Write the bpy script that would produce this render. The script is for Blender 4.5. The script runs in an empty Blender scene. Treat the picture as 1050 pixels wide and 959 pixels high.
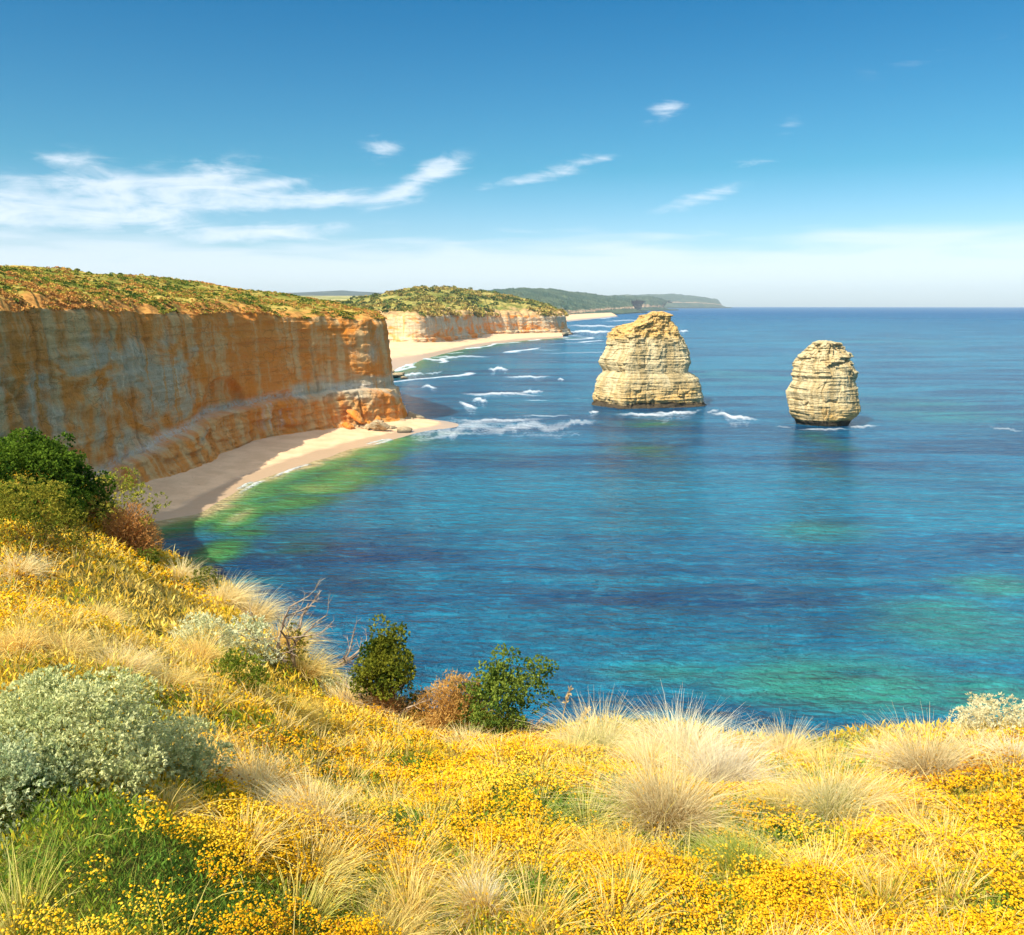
import bpy, math, random
import numpy as np
from mathutils import Vector
sc = bpy.context.scene
COL = sc.collection
R = math.radians
rng = np.random.default_rng(7)
random.seed(7)

# ---------------------------------------------------------------- camera, sky, sun, exposure
F = 909.0; PITCH = R(10.40); H = 50.0            # focal length in photo pixels, tilt, eye height over the sea
cd = bpy.data.cameras.new('camera'); cam = bpy.data.objects.new('camera', cd); COL.objects.link(cam)
cam.location = (0, 0, H); cam.rotation_euler = (R(90) - PITCH, 0, 0)
cd.sensor_width = 36; cd.lens = F / 1050 * 36; cd.clip_start = 0.1; cd.clip_end = 200000
sc.camera = cam

SUN_H = Vector((-0.69, -0.72)).normalized(); SUN_EL = R(47)
sd = bpy.data.lights.new('sun', 'SUN'); sd.energy = 4.0; sd.angle = R(0.5); sd.color = (1.0, 0.94, 0.80)
sun = bpy.data.objects.new('sun', sd); COL.objects.link(sun)
sdir = Vector((SUN_H.x * math.cos(SUN_EL), SUN_H.y * math.cos(SUN_EL), math.sin(SUN_EL)))
sun.rotation_euler = sdir.to_track_quat('Z', 'Y').to_euler(); sun.location = (0, 0, 300)

sc.view_settings.view_transform = 'Standard'; sc.view_settings.look = 'None'
sc.view_settings.gamma = 1; sc.view_settings.use_curve_mapping = False
sc.view_settings.exposure = 0.86
sc.cycles.use_denoising = True
sc.cycles.max_bounces = 6; sc.cycles.diffuse_bounces = 3; sc.cycles.glossy_bounces = 3
sc.cycles.transmission_bounces = 3; sc.cycles.transparent_max_bounces = 4; sc.cycles.volume_bounces = 0
sc.cycles.caustics_reflective = False; sc.cycles.caustics_refractive = False


class NT:
    """small helper for building node trees"""
    def __init__(s, tree): s.t = tree; s.n = tree.nodes; s.l = tree.links
    def node(s, typ, **kw):
        n = s.n.new(typ)
        for k, v in kw.items(): setattr(n, k, v)
        return n
    def put(s, sock, v):
        if v is None: return
        if hasattr(v, 'is_output') or isinstance(v, bpy.types.NodeSocket): s.l.new(v, sock)
        else: sock.default_value = v
    def math(s, op, a, b=None, c=None, clamp=False):
        n = s.node('ShaderNodeMath', operation=op); n.use_clamp = clamp
        s.put(n.inputs[0], a); s.put(n.inputs[1], b)
        if c is not None: s.put(n.inputs[2], c)
        return n.outputs[0]
    def noise(s, vec, scale, detail=4, rough=0.55, dist=0.0, dim='3D'):
        n = s.node('ShaderNodeTexNoise', noise_dimensions=dim)
        s.put(n.inputs['Vector'], vec); n.inputs['Scale'].default_value = scale
        n.inputs['Detail'].default_value = detail; n.inputs['Roughness'].default_value = rough
        n.inputs['Distortion'].default_value = dist
        return n.outputs['Fac']
    def mapv(s, vec, scale=(1, 1, 1), rot=(0, 0, 0), loc=(0, 0, 0)):
        n = s.node('ShaderNodeMapping'); s.put(n.inputs['Vector'], vec)
        n.inputs['Scale'].default_value = scale; n.inputs['Rotation'].default_value = rot; n.inputs['Location'].default_value = loc
        return n.outputs[0]
    def ss(s, v, lo, hi):
        n = s.node('ShaderNodeMapRange', interpolation_type='SMOOTHSTEP')
        s.put(n.inputs['Value'], v); s.put(n.inputs['From Min'], lo); s.put(n.inputs['From Max'], hi)
        return n.outputs[0]
    def mix(s, f, a, b, blend='MIX'):
        n = s.node('ShaderNodeMix', data_type='RGBA', blend_type=blend)
        s.put(n.inputs[0], f); s.put(n.inputs[6], c4(a)); s.put(n.inputs[7], c4(b))
        return n.outputs[2]
    def ramp(s, f, stops, interp='LINEAR'):
        n = s.node('ShaderNodeValToRGB'); s.put(n.inputs[0], f); cr = n.color_ramp; cr.interpolation = interp
        while len(cr.elements) > 1: cr.elements.remove(cr.elements[-1])
        cr.elements[0].position = stops[0][0]; cr.elements[0].color = c4(stops[0][1])
        for p, c in stops[1:]:
            e = cr.elements.new(p); e.color = c4(c)
        return n.outputs[0]
    def attr(s, name):
        return s.node('ShaderNodeAttribute', attribute_name=name)
    def bump(s, h, strength, dist, normal=None):
        n = s.node('ShaderNodeBump'); s.put(n.inputs['Height'], h)
        n.inputs['Strength'].default_value = strength; n.inputs['Distance'].default_value = dist
        if normal is not None: s.put(n.inputs['Normal'], normal)
        return n.outputs[0]


def c4(c):
    if isinstance(c, (tuple, list)) and len(c) == 3: return (*c, 1.0)
    return c


def raydir(px, py):
    a = (px - 525) / F; b = -(py - 479.5) / F
    return a, math.cos(PITCH) + b * math.sin(PITCH), -math.sin(PITCH) + b * math.cos(PITCH)


def onsea(px, py, z=0.0):
    x, y, d = raydir(px, py); t = (z - H) / d
    return np.array((x * t, y * t))


def atd(px, py, Y):
    x, y, d = raydir(px, py); t = Y / y
    return (x * t, Y, H + d * t)


world = bpy.data.worlds.new('World'); sc.world = world; world.use_nodes = True
W = NT(world.node_tree); W.n.clear()
sky = W.node('ShaderNodeTexSky', sky_type='NISHITA'); sky.sun_disc = False
sky.sun_elevation = SUN_EL; sky.sun_rotation = math.atan2(SUN_H.x, SUN_H.y)
sky.altitude = 0; sky.air_density = 1.0; sky.dust_density = 0.6; sky.ozone_density = 2.0
tc = W.node('ShaderNodeTexCoord')
sep = W.node('ShaderNodeSeparateXYZ'); W.l.new(tc.outputs['Generated'], sep.inputs[0])
az = W.math('MULTIPLY', W.math('ARCTAN2', sep.outputs[0], sep.outputs[1]), 180 / math.pi)
el = W.math('MULTIPLY', W.math('ARCSINE', sep.outputs[2]), 180 / math.pi)
eln = W.math('DIVIDE', el, 90.0, clamp=True)
tint = W.ramp(eln, [(0.0, (0.47, 0.57, 0.69)), (0.035, (0.37, 0.49, 0.59)), (0.09, (0.125, 0.37, 0.435)), (0.20, (0.018, 0.28, 0.405)), (0.30, (0.05, 0.36, 0.50)), (0.40, (1.0, 1.0, 0.90)), (0.52, (2.7, 2.15, 1.5)), (1, (3.0, 2.3, 1.5))])  # sky above the view brightened and warmed, added fill for the shaded cliff
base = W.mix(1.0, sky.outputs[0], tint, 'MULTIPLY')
comb = W.node('ShaderNodeCombineXYZ'); W.l.new(az, comb.inputs[0]); W.l.new(el, comb.inputs[1])
wv = W.mapv(comb.outputs[0], (0.10, 0.55, 1), rot=(0, 0, R(-4)))
wisp = W.noise(wv, 1.6, 6, 0.6, 1.2)
wisp2 = W.noise(W.mapv(comb.outputs[0], (0.5, 1.1, 1), rot=(0, 0, R(-8)), loc=(5, 2, 0)), 1.0, 5, 0.6, 0.6)
cover = None
clouds = [  # px, py, half width, half height (photo pixels), tilt (deg), strength
    (30, 206, 120, 17, 2, 1.0), (120, 210, 80, 15, 2, .95), (190, 188, 70, 15, 12, .9), (85, 168, 42, 9, -14, .85), (20, 215, 80, 12, 0, .9), (330, 206, 100, 6, 4, 1.0),
    (230, 203, 90, 8, 3, .6), (425, 188, 40, 7, 26, 1.0), (452, 169, 22, 8, 5, 1.05), (210, 242, 60, 8, 3, .9), (300, 238, 70, 7, 3, .85), (392, 151, 17, 9, 0, 1.15),
    (290, 187, 44, 4, 9, .8), (590, 169, 42, 6, 12, .68), (545, 183, 36, 4, 8, .6), (620, 163, 20, 3, 5, .7), (685, 112, 20, 7, 18, .75), (716, 204, 36, 6, 14, .8),
    (812, 127, 14, 6, 12, .42), (775, 168, 22, 3, 0, .5), (965, 55, 60, 9, 8, .26), (930, 264, 26, 5, 4, .8), (820, 264, 60, 5, 0, .5), (400, 250, 50, 4, 2, .4),
    (560, 250, 34, 4, 0, .5), (480, 200, 30, 4, 20, .3)]
for px, py, hw, hh, tl, st in clouds:
    x, y, z = raydir(px, py); ca = math.degrees(math.atan2(x, y)); ce = math.degrees(math.atan2(z, math.hypot(x, y)))
    k = math.degrees(1 / F)
    dx = W.math('SUBTRACT', az, ca); dy = W.math('SUBTRACT', el, ce); c_, s_ = math.cos(R(tl)), math.sin(R(tl))
    u = W.math('DIVIDE', W.math('ADD', W.math('MULTIPLY', dx, c_), W.math('MULTIPLY', dy, s_)), hw * k * 1.25)
    v = W.math('DIVIDE', W.math('SUBTRACT', W.math('MULTIPLY', dy, c_), W.math('MULTIPLY', dx, s_)), hh * k * 1.45)
    d2 = W.math('ADD', W.math('MULTIPLY', u, u), W.math('MULTIPLY', v, v))
    m = W.math('MULTIPLY', W.math('EXPONENT', W.math('MULTIPLY', d2, -1.6)), st)
    cover = m if cover is None else W.math('ADD', cover, m)
cover = W.math('MINIMUM', cover, 1.15)
nz = W.math('ADD', W.math('MULTIPLY', wisp, 0.65), W.math('MULTIPLY', wisp2, 0.35))
cl = W.ss(W.math('ADD', cover, W.math('MULTIPLY', W.math('SUBTRACT', nz, 0.5), 3.9)), 0.10, 1.6)
cl = W.math('MULTIPLY', cl, W.ss(cover, 0.02, 0.3))
bandn = W.noise(W.mapv(comb.outputs[0], (0.07, 0.6, 1)), 1.5, 4, 0.5, 0.4)
band = W.math('MULTIPLY', W.ss(W.math('ADD', el, W.math('MULTIPLY', W.math('SUBTRACT', bandn, 0.5), 5.0)), 4.6, 2.6), 0.55)
band = W.math('MULTIPLY', band, W.ss(el, -0.4, 2.2))
tot = W.math('MAXIMUM', W.math('MULTIPLY', cl, 0.74), band)
cloudcol = W.node('ShaderNodeRGB'); cloudcol.outputs[0].default_value = (3.95, 4.2, 4.5, 1)
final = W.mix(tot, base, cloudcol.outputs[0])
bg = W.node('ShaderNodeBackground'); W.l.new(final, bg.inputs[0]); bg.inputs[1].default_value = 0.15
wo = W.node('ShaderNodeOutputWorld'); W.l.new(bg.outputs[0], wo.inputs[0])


# ---------------------------------------------------------------- numpy noise and mesh helpers
def _hash(ix, iy, iz, seed):
    h = (ix.astype(np.int64) * 374761393 + iy.astype(np.int64) * 668265263 + iz.astype(np.int64) * 2147483647 + seed * 974634777) & 0xFFFFFFFF
    h = ((h ^ (h >> 13)) * 1274126177) & 0xFFFFFFFF
    h = ((h ^ (h >> 16)) * 2246822519) & 0xFFFFFFFF
    return ((h ^ (h >> 15)) & 0xFFFFFF) / float(0xFFFFFF)


def vnoise(x, y, z=0.0, seed=0):
    x, y, z = np.broadcast_arrays(np.asarray(x, float), np.asarray(y, float), np.asarray(z, float))
    ix, iy, iz = np.floor(x), np.floor(y), np.floor(z)
    fx, fy, fz = x - ix, y - iy, z - iz
    fx = fx * fx * (3 - 2 * fx); fy = fy * fy * (3 - 2 * fy); fz = fz * fz * (3 - 2 * fz)
    r = 0
    for a in (0, 1):
        for b in (0, 1):
            for c in (0, 1):
                w = (fx if a else 1 - fx) * (fy if b else 1 - fy) * (fz if c else 1 - fz)
                r = r + w * _hash(ix + a, iy + b, iz + c, seed)
    return r


def fbm(x, y, z=0.0, oct=4, seed=0, gain=0.5):
    s = 0; a = 1; t = 0
    x = np.asarray(x, float); y = np.asarray(y, float); z = np.asarray(z, float)
    for i in range(oct):
        s = s + a * (vnoise(x, y, z, seed + i * 17) * 2 - 1); t += a
        x = x * 2.03 + 11.3; y = y * 2.03 + 4.7; z = z * 2.03 + 7.1; a *= gain
    return s / t


def blocks(u, z, w, h, seed):
    """jointed bedding: every block of rock stands a little proud of or behind its neighbours"""
    u = u + fbm(u / w * .3, z / h * .3, oct=3, seed=seed + 2) * w * .9; z = z + fbm(u / w * .25, z / h * .2, oct=2, seed=seed + 3) * h * .5
    row = np.floor(z / h); u2 = u / w + _hash(row, row * 0, row * 0, seed + 1) * 3
    col = np.floor(u2); fu, fz = u2 - col, z / h - row
    e = np.minimum(np.minimum(fu, 1 - fu) * w, np.minimum(fz, 1 - fz) * h)
    return _hash(row, col, row * 0, seed) * 2 - 1 - .6 * np.exp(-e / .12)


def sstep(x, a, b):
    t = np.clip((x - a) / (b - a), 0, 1); return t * t * (3 - 2 * t)


def mk(name, V, Fc, mat=None, parent=None, smooth=False, **attrs):
    """one mesh object from numpy arrays; Fc is (n, k); attrs: per-vertex float (n,) or colour (n,3) or uv (n,2)"""
    me = bpy.data.meshes.new(name)
    V = np.ascontiguousarray(V, np.float32)
    Fl = Fc if isinstance(Fc, (list, tuple)) else [Fc]
    Fl = [np.asarray(f, np.int32) for f in Fl if len(f)]
    me.vertices.add(len(V)); me.vertices.foreach_set('co', V.ravel())
    nl = sum(f.size for f in Fl); nf = sum(len(f) for f in Fl)
    me.loops.add(nl); me.loops.foreach_set('vertex_index', np.concatenate([f.ravel() for f in Fl]))
    me.polygons.add(nf)
    tot = np.concatenate([np.full(len(f), f.shape[1], np.int32) for f in Fl])
    st = np.concatenate([[0], np.cumsum(tot)[:-1]]).astype(np.int32)
    me.polygons.foreach_set('loop_start', st)
    me.polygons.foreach_set('use_smooth', np.full(nf, smooth, bool))
    for k, a in attrs.items():
        a = np.asarray(a, np.float32)
        if a.ndim == 1:
            at = me.attributes.new(k, 'FLOAT', 'POINT'); at.data.foreach_set('value', a)
        elif a.shape[1] == 3:
            at = me.attributes.new(k, 'FLOAT_COLOR', 'POINT'); at.data.foreach_set('color', np.c_[a, np.ones(len(a))].astype(np.float32).ravel())
        elif a.shape[1] == 2:
            at = me.attributes.new(k, 'FLOAT2', 'POINT'); at.data.foreach_set('vector', a.ravel())
    me.update(calc_edges=True); me.validate()
    if mat: me.materials.append(mat)
    o = bpy.data.objects.new(name, me); COL.objects.link(o)
    if parent is not None: o.parent = parent
    return o


def gridf(nr, nc, flip=False, wrap=False):
    i, j = np.meshgrid(np.arange(nr - 1), np.arange(nc if wrap else nc - 1), indexing='ij')
    j2 = (j + 1) % nc
    a = i * nc + j; b = i * nc + j2; c = (i + 1) * nc + j2; d = (i + 1) * nc + j
    f = np.stack([a, b, c, d], -1).reshape(-1, 4)
    return f[:, ::-1] if flip else f


def tag(o, label=None, cat=None, group=None, kind=None):
    if label: o['label'] = label
    if cat: o['category'] = cat
    if group: o['group'] = group
    if kind: o['kind'] = kind
    return o


def empty(name, loc, **kw):
    o = bpy.data.objects.new(name, None); COL.objects.link(o); o.location = loc; o.empty_display_size = 0.3
    return tag(o, **kw)


def newmat(name, rough=0.9, spec=0.2):
    m = bpy.data.materials.new(name); m.use_nodes = True
    T = NT(m.node_tree); p = m.node_tree.nodes['Principled BSDF']
    p.inputs['Roughness'].default_value = rough; p.inputs['Specular IOR Level'].default_value = spec
    return m, T, p


def resample(pts, step, smooth=2):
    P = np.array(pts, float)
    for _ in range(smooth):                       # Chaikin corner cutting keeps the ends
        Q = [P[0]]
        for a, b in zip(P[:-1], P[1:]): Q += [a * .75 + b * .25, a * .25 + b * .75]
        Q.append(P[-1]); P = np.array(Q)
    s = np.r_[0, np.cumsum(np.hypot(*np.diff(P[:, :2], axis=0).T))]
    n = max(4, int(s[-1] / step) + 1); t = np.linspace(0, s[-1], n)
    return np.stack([np.interp(t, s, P[:, k]) for k in range(P.shape[1])], 1), t, s[-1]


def polydist(X, Y, P):
    """distance from points to an open polyline, and side (+ = right of direction)"""
    best = np.full(X.shape, 1e9); side = np.zeros(X.shape)
    for (ax, ay), (bx, by) in zip(P[:-1], P[1:]):
        dx, dy = bx - ax, by - ay; L = dx * dx + dy * dy + 1e-9
        t = np.clip(((X - ax) * dx + (Y - ay) * dy) / L, 0, 1)
        d = np.hypot(X - ax - t * dx, Y - ay - t * dy); s = -((X - ax) * -dy + (Y - ay) * dx)
        m = d < best; best = np.where(m, d, best); side = np.where(m, np.sign(s), side)
    return best, side


# ---------------------------------------------------------------- materials of the setting
def cliff_material(name, pale=0.0, stack=False):
    m, T, p = newmat(name, 0.95, 0.1)
    geo = T.node('ShaderNodeNewGeometry'); pos = geo.outputs['Position']
    uvz = T.attr('uz').outputs['Vector']                     # x = arc length along the coast, y = height
    tone = T.attr('tone').outputs['Fac']                     # 0 weathered grey .. 1 fresh orange
    low = T.attr('low').outputs['Fac']                       # wet dark foot of the rock
    streak = T.math('ADD', T.math('MULTIPLY', T.noise(T.mapv(uvz, (0.15, 0.010, 1)), 1.0, 6, 0.65, 0.0), .78), T.math('MULTIPLY', T.noise(pos, 0.45, 6, 0.75), .22))
    streak2 = T.math('ADD', T.math('MULTIPLY', T.noise(T.mapv(uvz, (0.45, 0.030, 1), loc=(9, 3, 0)), 1.0, 5, 0.65, 0.0), .62), T.math('MULTIPLY', T.noise(pos, 1.1, 6, 0.75), .22))
    strata = T.noise(T.mapv(uvz, (0.012, 0.75, 1)), 1.0, 5, 0.7, 0.35)
    fine = T.noise(pos, 0.9, 6, 0.7)
    grit = T.noise(pos, 4.0, 5, 0.7)
    patch = T.noise(T.mapv(uvz, (0.03, 0.05, 1), loc=(2, 7, 0)), 1.0, 5, 0.6, 1.0)
    if stack:
        warm = T.mix(T.ss(fine, .35, .65), (0.68, 0.41, 0.11), (0.72, 0.50, 0.22))
        grey = T.mix(T.ss(streak, .44, .56), (0.74, 0.60, 0.34), (0.52, 0.39, 0.19))
        f = T.ss(T.math('ADD', tone, T.math('MULTIPLY', T.math('SUBTRACT', patch, .5), 1.4)), .35, .8)
        colr = T.mix(f, grey, warm)
        colr = T.mix(T.math('MULTIPLY', T.ss(streak2, .54, .66), .65), colr, (0.36, 0.20, 0.07))
        thin = T.noise(T.mapv(uvz, (0.03, 2.2, 1)), 1.0, 3, .6)
        colr = T.mix(T.math('MULTIPLY', T.ss(thin, .60, .70), .22), colr, (0.30, 0.20, 0.09))
        colr = T.mix(T.math('MULTIPLY', T.ss(grit, .58, .72), .6), colr, (0.26, 0.17, 0.08))
    else:
        warm = T.mix(T.ss(streak, .41, .56), (0.92, 0.56, 0.23), (0.92, 0.33, 0.06))
        warm = T.mix(T.math('MULTIPLY', T.ss(patch, .49, .62), .8), warm, (0.95, 0.30, 0.03))
        grey = T.mix(T.ss(streak2, .40, .58), (0.66, 0.52, 0.33), (0.98, 0.80, 0.50))
        grey = T.mix(T.math('MULTIPLY', T.ss(streak, .53, .62), .9), grey, (0.86, 0.38, 0.08))
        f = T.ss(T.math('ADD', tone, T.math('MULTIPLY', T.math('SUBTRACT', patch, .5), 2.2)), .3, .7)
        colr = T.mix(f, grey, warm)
        colr = T.mix(T.math('MULTIPLY', T.ss(strata, .54, .66), .28), colr, (0.50, 0.30, 0.13))
        colr = T.mix(T.math('MULTIPLY', T.ss(streak2, .58, .70), .7), colr, (0.30, 0.13, 0.04))
        white = T.math('MULTIPLY', T.attr('white').outputs['Fac'], .7)
        colr = T.mix(T.math('MULTIPLY', white, T.ss(fine, .3, .6)), colr, (0.82, 0.78, 0.68))
    colr = T.mix(T.math('MULTIPLY', T.ss(strata, .36, .30), .35), colr, (0.24, 0.15, 0.07))
    colr = T.mix(T.math('MULTIPLY', T.ss(grit, .35, .75), .3), colr, T.mix(1.0, colr, (0.55, 0.5, 0.45), 'MULTIPLY'))
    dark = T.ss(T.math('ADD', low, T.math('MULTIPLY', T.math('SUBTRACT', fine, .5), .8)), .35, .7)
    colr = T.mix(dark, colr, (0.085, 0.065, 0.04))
    vo = T.node('ShaderNodeTexVoronoi', feature='DISTANCE_TO_EDGE'); T.put(vo.inputs['Vector'], T.mapv(uvz, (0.22, 0.34, 1))); vo.inputs['Scale'].default_value = 1.0
    wv_ = T.node('ShaderNodeVectorMath', operation='ADD'); T.put(wv_.inputs[0], T.mapv(uvz, (0.20, 0.30, 1)))
    nzc = T.node('ShaderNodeTexNoise'); T.put(nzc.inputs['Vector'], uvz); nzc.inputs['Scale'].default_value = .25; nzc.inputs['Detail'].default_value = 5
    T.l.new(nzc.outputs['Color'], wv_.inputs[1]); T.l.new(wv_.outputs[0], vo.inputs['Vector'])
    frac = T.math('MULTIPLY', T.ss(vo.outputs['Distance'], .05, .0), T.ss(T.noise(pos, .12, 3, .5), .45, .6))
    colr = T.mix(T.math('MULTIPLY', frac, .22), colr, (0.10, 0.06, 0.03))
    T.put(p.inputs['Base Color'], colr)
    strata = T.math('SUBTRACT', strata, T.math('MULTIPLY', frac, .35))
    h = T.math('ADD', T.math('MULTIPLY', strata, .55 if stack else .9), T.math('ADD', T.math('MULTIPLY', streak2, .10), T.math('ADD', T.math('MULTIPLY', fine, 1.3), T.math('MULTIPLY', grit, .5))))
    T.put(p.inputs['Normal'], T.bump(h, 0.9, 0.9 if stack else 1.1))
    return m


def scrubland_material(name, soil, green, straw, scale=0.05, far=False):
    m, T, p = newmat(name, 1.0, 0.0)
    pos = T.node('ShaderNodeNewGeometry').outputs['Position']
    rim = T.attr('rim').outputs['Fac']
    a = T.noise(pos, scale, 6, 0.65); b = T.noise(pos, scale * 6, 5, 0.7); c = T.noise(T.mapv(pos, loc=(50, 20, 3)), scale * 2.2, 5, 0.6)
    colr = T.mix(T.ss(a, .42, .58), green, straw)
    colr = T.mix(T.math('MULTIPLY', T.ss(b, .45, .6), .6), colr, T.mix(.5, green, (0.02, 0.03, 0.01)))
    s = T.ss(T.math('ADD', rim, T.math('MULTIPLY', T.math('SUBTRACT', c, .5), 1.6)), .35, .75)
    colr = T.mix(s, colr, T.mix(T.ss(b, .4, .65), soil, (soil[0] * .55, soil[1] * .5, soil[2] * .5)))
    T.put(p.inputs['Base Color'], colr)
    T.put(p.inputs['Normal'], T.bump(T.math('ADD', b, c), 1.0, 0.25 / scale * .12))
    return m


M_CLIFF = cliff_material('cliff_rock')
M_STACK = cliff_material('stack_rock', stack=True)
M_SCRUB = scrubland_material('clifftop_scrub', (0.56, 0.27, 0.07), (0.17, 0.18, 0.03), (0.46, 0.33, 0.08), 0.06)
M_BAYSCRUB = scrubland_material('bay_scrub', (0.56, 0.36, 0.16), (0.17, 0.18, 0.04), (0.40, 0.32, 0.09), 0.02)
M_FARLAND = scrubland_material('far_scrub', (0.38, 0.28, 0.18), (0.035, 0.075, 0.05), (0.09, 0.125, 0.075), 0.006)  # darker, bluish greens: distance haze partly put into the colour
M_FIELDS = scrubland_material('far_fields', (0.40, 0.30, 0.16), (0.24, 0.24, 0.08), (0.56, 0.46, 0.22), 0.004)


def sand_material():
    m, T, p = newmat('beach_sand', 0.9, 0.2)
    pos = T.node('ShaderNodeNewGeometry').outputs['Position']
    wet = T.attr('wet').outputs['Fac']
    n = T.noise(pos, 0.15, 5, 0.6); g = T.noise(pos, 2.5, 4, 0.6)
    colr = T.mix(T.ss(n, .35, .65), (0.76, 0.50, 0.29), (0.64, 0.41, 0.23))
    colr = T.mix(T.math('MULTIPLY', T.ss(g, .4, .7), .2), colr, (0.40, 0.29, 0.18))
    w = T.ss(T.math('ADD', wet, T.math('MULTIPLY', T.math('SUBTRACT', n, .5), .5)), .35, .65)
    dr = T.noise(T.mapv(pos, (.8, .5, 1)), 1.0, 6, .75)
    colr = T.mix(T.math('MULTIPLY', T.ss(dr, .60, .70), .55), colr, (0.22, 0.14, 0.08))
    colr = T.mix(w, colr, (0.46, 0.32, 0.20))
    T.put(p.inputs['Base Color'], colr)
    T.put(p.inputs['Roughness'], T.math('SUBTRACT', .9, T.math('MULTIPLY', w, .6)))
    T.put(p.inputs['Normal'], T.bump(T.math('ADD', n, T.math('MULTIPLY', g, .1)), .6, .5))
    return m


M_SAND = sand_material()


# ---------------------------------------------------------------- landforms: a cliff face and the ground above it
def build_land(coast, spine, step, rows, face_mat, top_mat, name, topname, setback=4.5, band=None, rough=1.0,
               alcove=None, toprows=60, tonef=None, rimsoil=12.0, bumps=1.0, extra=None):
    C, U, L = resample(coast, step); n = len(C)
    # matching spine, by fraction of control index
    Sx = np.array(spine, float); k = np.linspace(0, len(Sx) - 1, len(Sx))
    ctrl = np.array(coast, float)
    d = ((C[:, None, :2] - ctrl[None, :, :2]) ** 2).sum(-1); 
    # monotone parameter: fractional control index along arc length
    cs = np.r_[0, np.cumsum(np.hypot(*np.diff(ctrl[:, :2], axis=0).T))]; fr = np.interp(U / L * cs[-1], cs, np.arange(len(ctrl)))
    fr = np.convolve(np.pad(fr, 12, mode='edge'), np.ones(25) / 25, 'valid')
    SP = np.stack([np.interp(fr, k, Sx[:, j]) for j in range(3)], 1)
    tan = np.gradient(C[:, :2], axis=0); tan /= np.linalg.norm(tan, axis=1, keepdims=True)
    kk = min(31, n // 4 * 2 + 1)
    tan = np.stack([np.convolve(np.pad(tan[:, j], kk // 2, mode='edge'), np.ones(kk) / kk, 'valid') for j in (0, 1)], 1)
    tan /= np.linalg.norm(tan, axis=1, keepdims=True)
    N = np.stack([tan[:, 1], -tan[:, 0]], 1)                        # seaward
    zr = C[:, 2] + fbm(U / 9, 3, oct=4, seed=5) * 1.3 * rough + fbm(U / 45, 8, oct=2, seed=6) * 1.2 * rough
    zmin = -2.0
    t = np.linspace(0, 1, rows)[:, None]
    Z = zmin + (zr[None] - zmin) * t
    UU = np.broadcast_to(U[None], Z.shape)
    zb = band(U)[None] if band is not None else (0.30 * zr)[None]
    zbn = zb + fbm(UU / 14, 2, oct=3, seed=31) * 1.2
    above = sstep(Z, zbn - .8, zbn + .5)
    low = (1 - above) * (1.8 * (1 - np.clip(Z / zbn, 0, 1)) + .4)
    off = low - above * (setback * .5 + (Z - zbn) / (zr[None] - zbn) * setback * .5)
    gul = np.abs(fbm(UU / 22, Z / 160, oct=3, seed=40)) * 5.5 - 1.2
    gul2 = fbm(UU / 13, Z / 48, oct=5, seed=41) * 1.0
    cr = fbm(UU / 9, Z / 90, oct=2, seed=46); crack = -1.5 * np.exp(-(cr / .025) ** 2) * sstep(vnoise(UU / 11, Z / 22, seed=47), .45, .6)
    strat = fbm(UU / 120, Z * .75 + fbm(UU / 60, 3, seed=44) * 1.5, oct=4, seed=42, gain=.7)
    blk = fbm(UU / 3.5, Z / 2.4, oct=4, seed=43)
    blocky = blocks(UU, Z, 7.0, 3.1, 45) * .7 + blocks(UU, Z, 2.6, 1.3, 46) * .35 + blocks(UU, Z, 18.0, 8.0, 47) * .6
    off = off + rough * (gul * .6 + gul2 + crack + strat * .5 + blk * .5 + blocky * (.34 + .5 * (1 - above)))
    # ragged lip
    off = off - rough * 1.2 * sstep(Z, zr[None] - 2.5, zr[None]) * (0.6 + fbm(UU / 5, 1, oct=3, seed=60))
    # talus fan at the foot
    off = off + rough * np.clip(1 - Z / 5, 0, 1) ** 2 * (1.6 + 2.0 * fbm(UU / 12, 5, oct=3, seed=61))
    if alcove is not None: off = off + alcove(UU, Z, C)
    X = C[None, :, 0] + N[None, :, 0] * off; Y = C[None, :, 1] + N[None, :, 1] * off
    V = np.stack([X, Y, Z], -1).reshape(-1, 3)
    tone = (tonef(UU, Z, C) if tonef is not None else np.full(Z.shape, .8)).ravel()
    white = (np.exp(-((Z - zbn - 1.2) / 1.3) ** 2) * sstep(vnoise(UU / 18, 4, seed=70), .25, .55)
             + .8 * np.exp(-((UU - extra) / 7.5) ** 2) * sstep(vnoise(UU / .9, Z / 8, seed=71), .45, .6) * (1 - above) * sstep(Z, 4, 6) if extra is not None else np.zeros(Z.shape)).ravel() if band is not None else np.zeros(Z.size)
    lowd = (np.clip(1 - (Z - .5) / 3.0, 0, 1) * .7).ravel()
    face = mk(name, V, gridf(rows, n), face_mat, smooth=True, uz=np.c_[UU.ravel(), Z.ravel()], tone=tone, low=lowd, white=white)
    # ground above
    rimx, rimy = X[-1], Y[-1]
    tt = np.r_[np.linspace(0, 1, toprows) ** 1.7, [2.2]][:, None]
    TX = rimx[None] + (SP[None, :, 0] - rimx[None]) * tt; TY = rimy[None] + (SP[None, :, 1] - rimy[None]) * tt
    dist = np.hypot(TX - rimx[None], TY - rimy[None])
    tz = np.clip(tt, 0, 1)
    lip = 2.2 * sstep(dist, 0, 9) * rough
    TZ = zr[None] + (SP[None, :, 2] - zr[None]) * (1 - (1 - tz) ** 1.35) + lip * (1 - tz)
    am = sstep(dist, 0, 14)
    TZ = TZ + am * bumps * (fbm(TX / 22, TY / 22, oct=5, seed=80) * 1.8 + fbm(TX / 90, TY / 90, oct=3, seed=81) * 2.5 * sstep(dist, 10, 90))
    TZ = TZ - am * (1 - tz) * bumps * np.abs(fbm(UU[0][None] / 16 + 0 * TX, dist / 80, oct=2, seed=83)) * 2.2
    TZ[-1] -= 12
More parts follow.
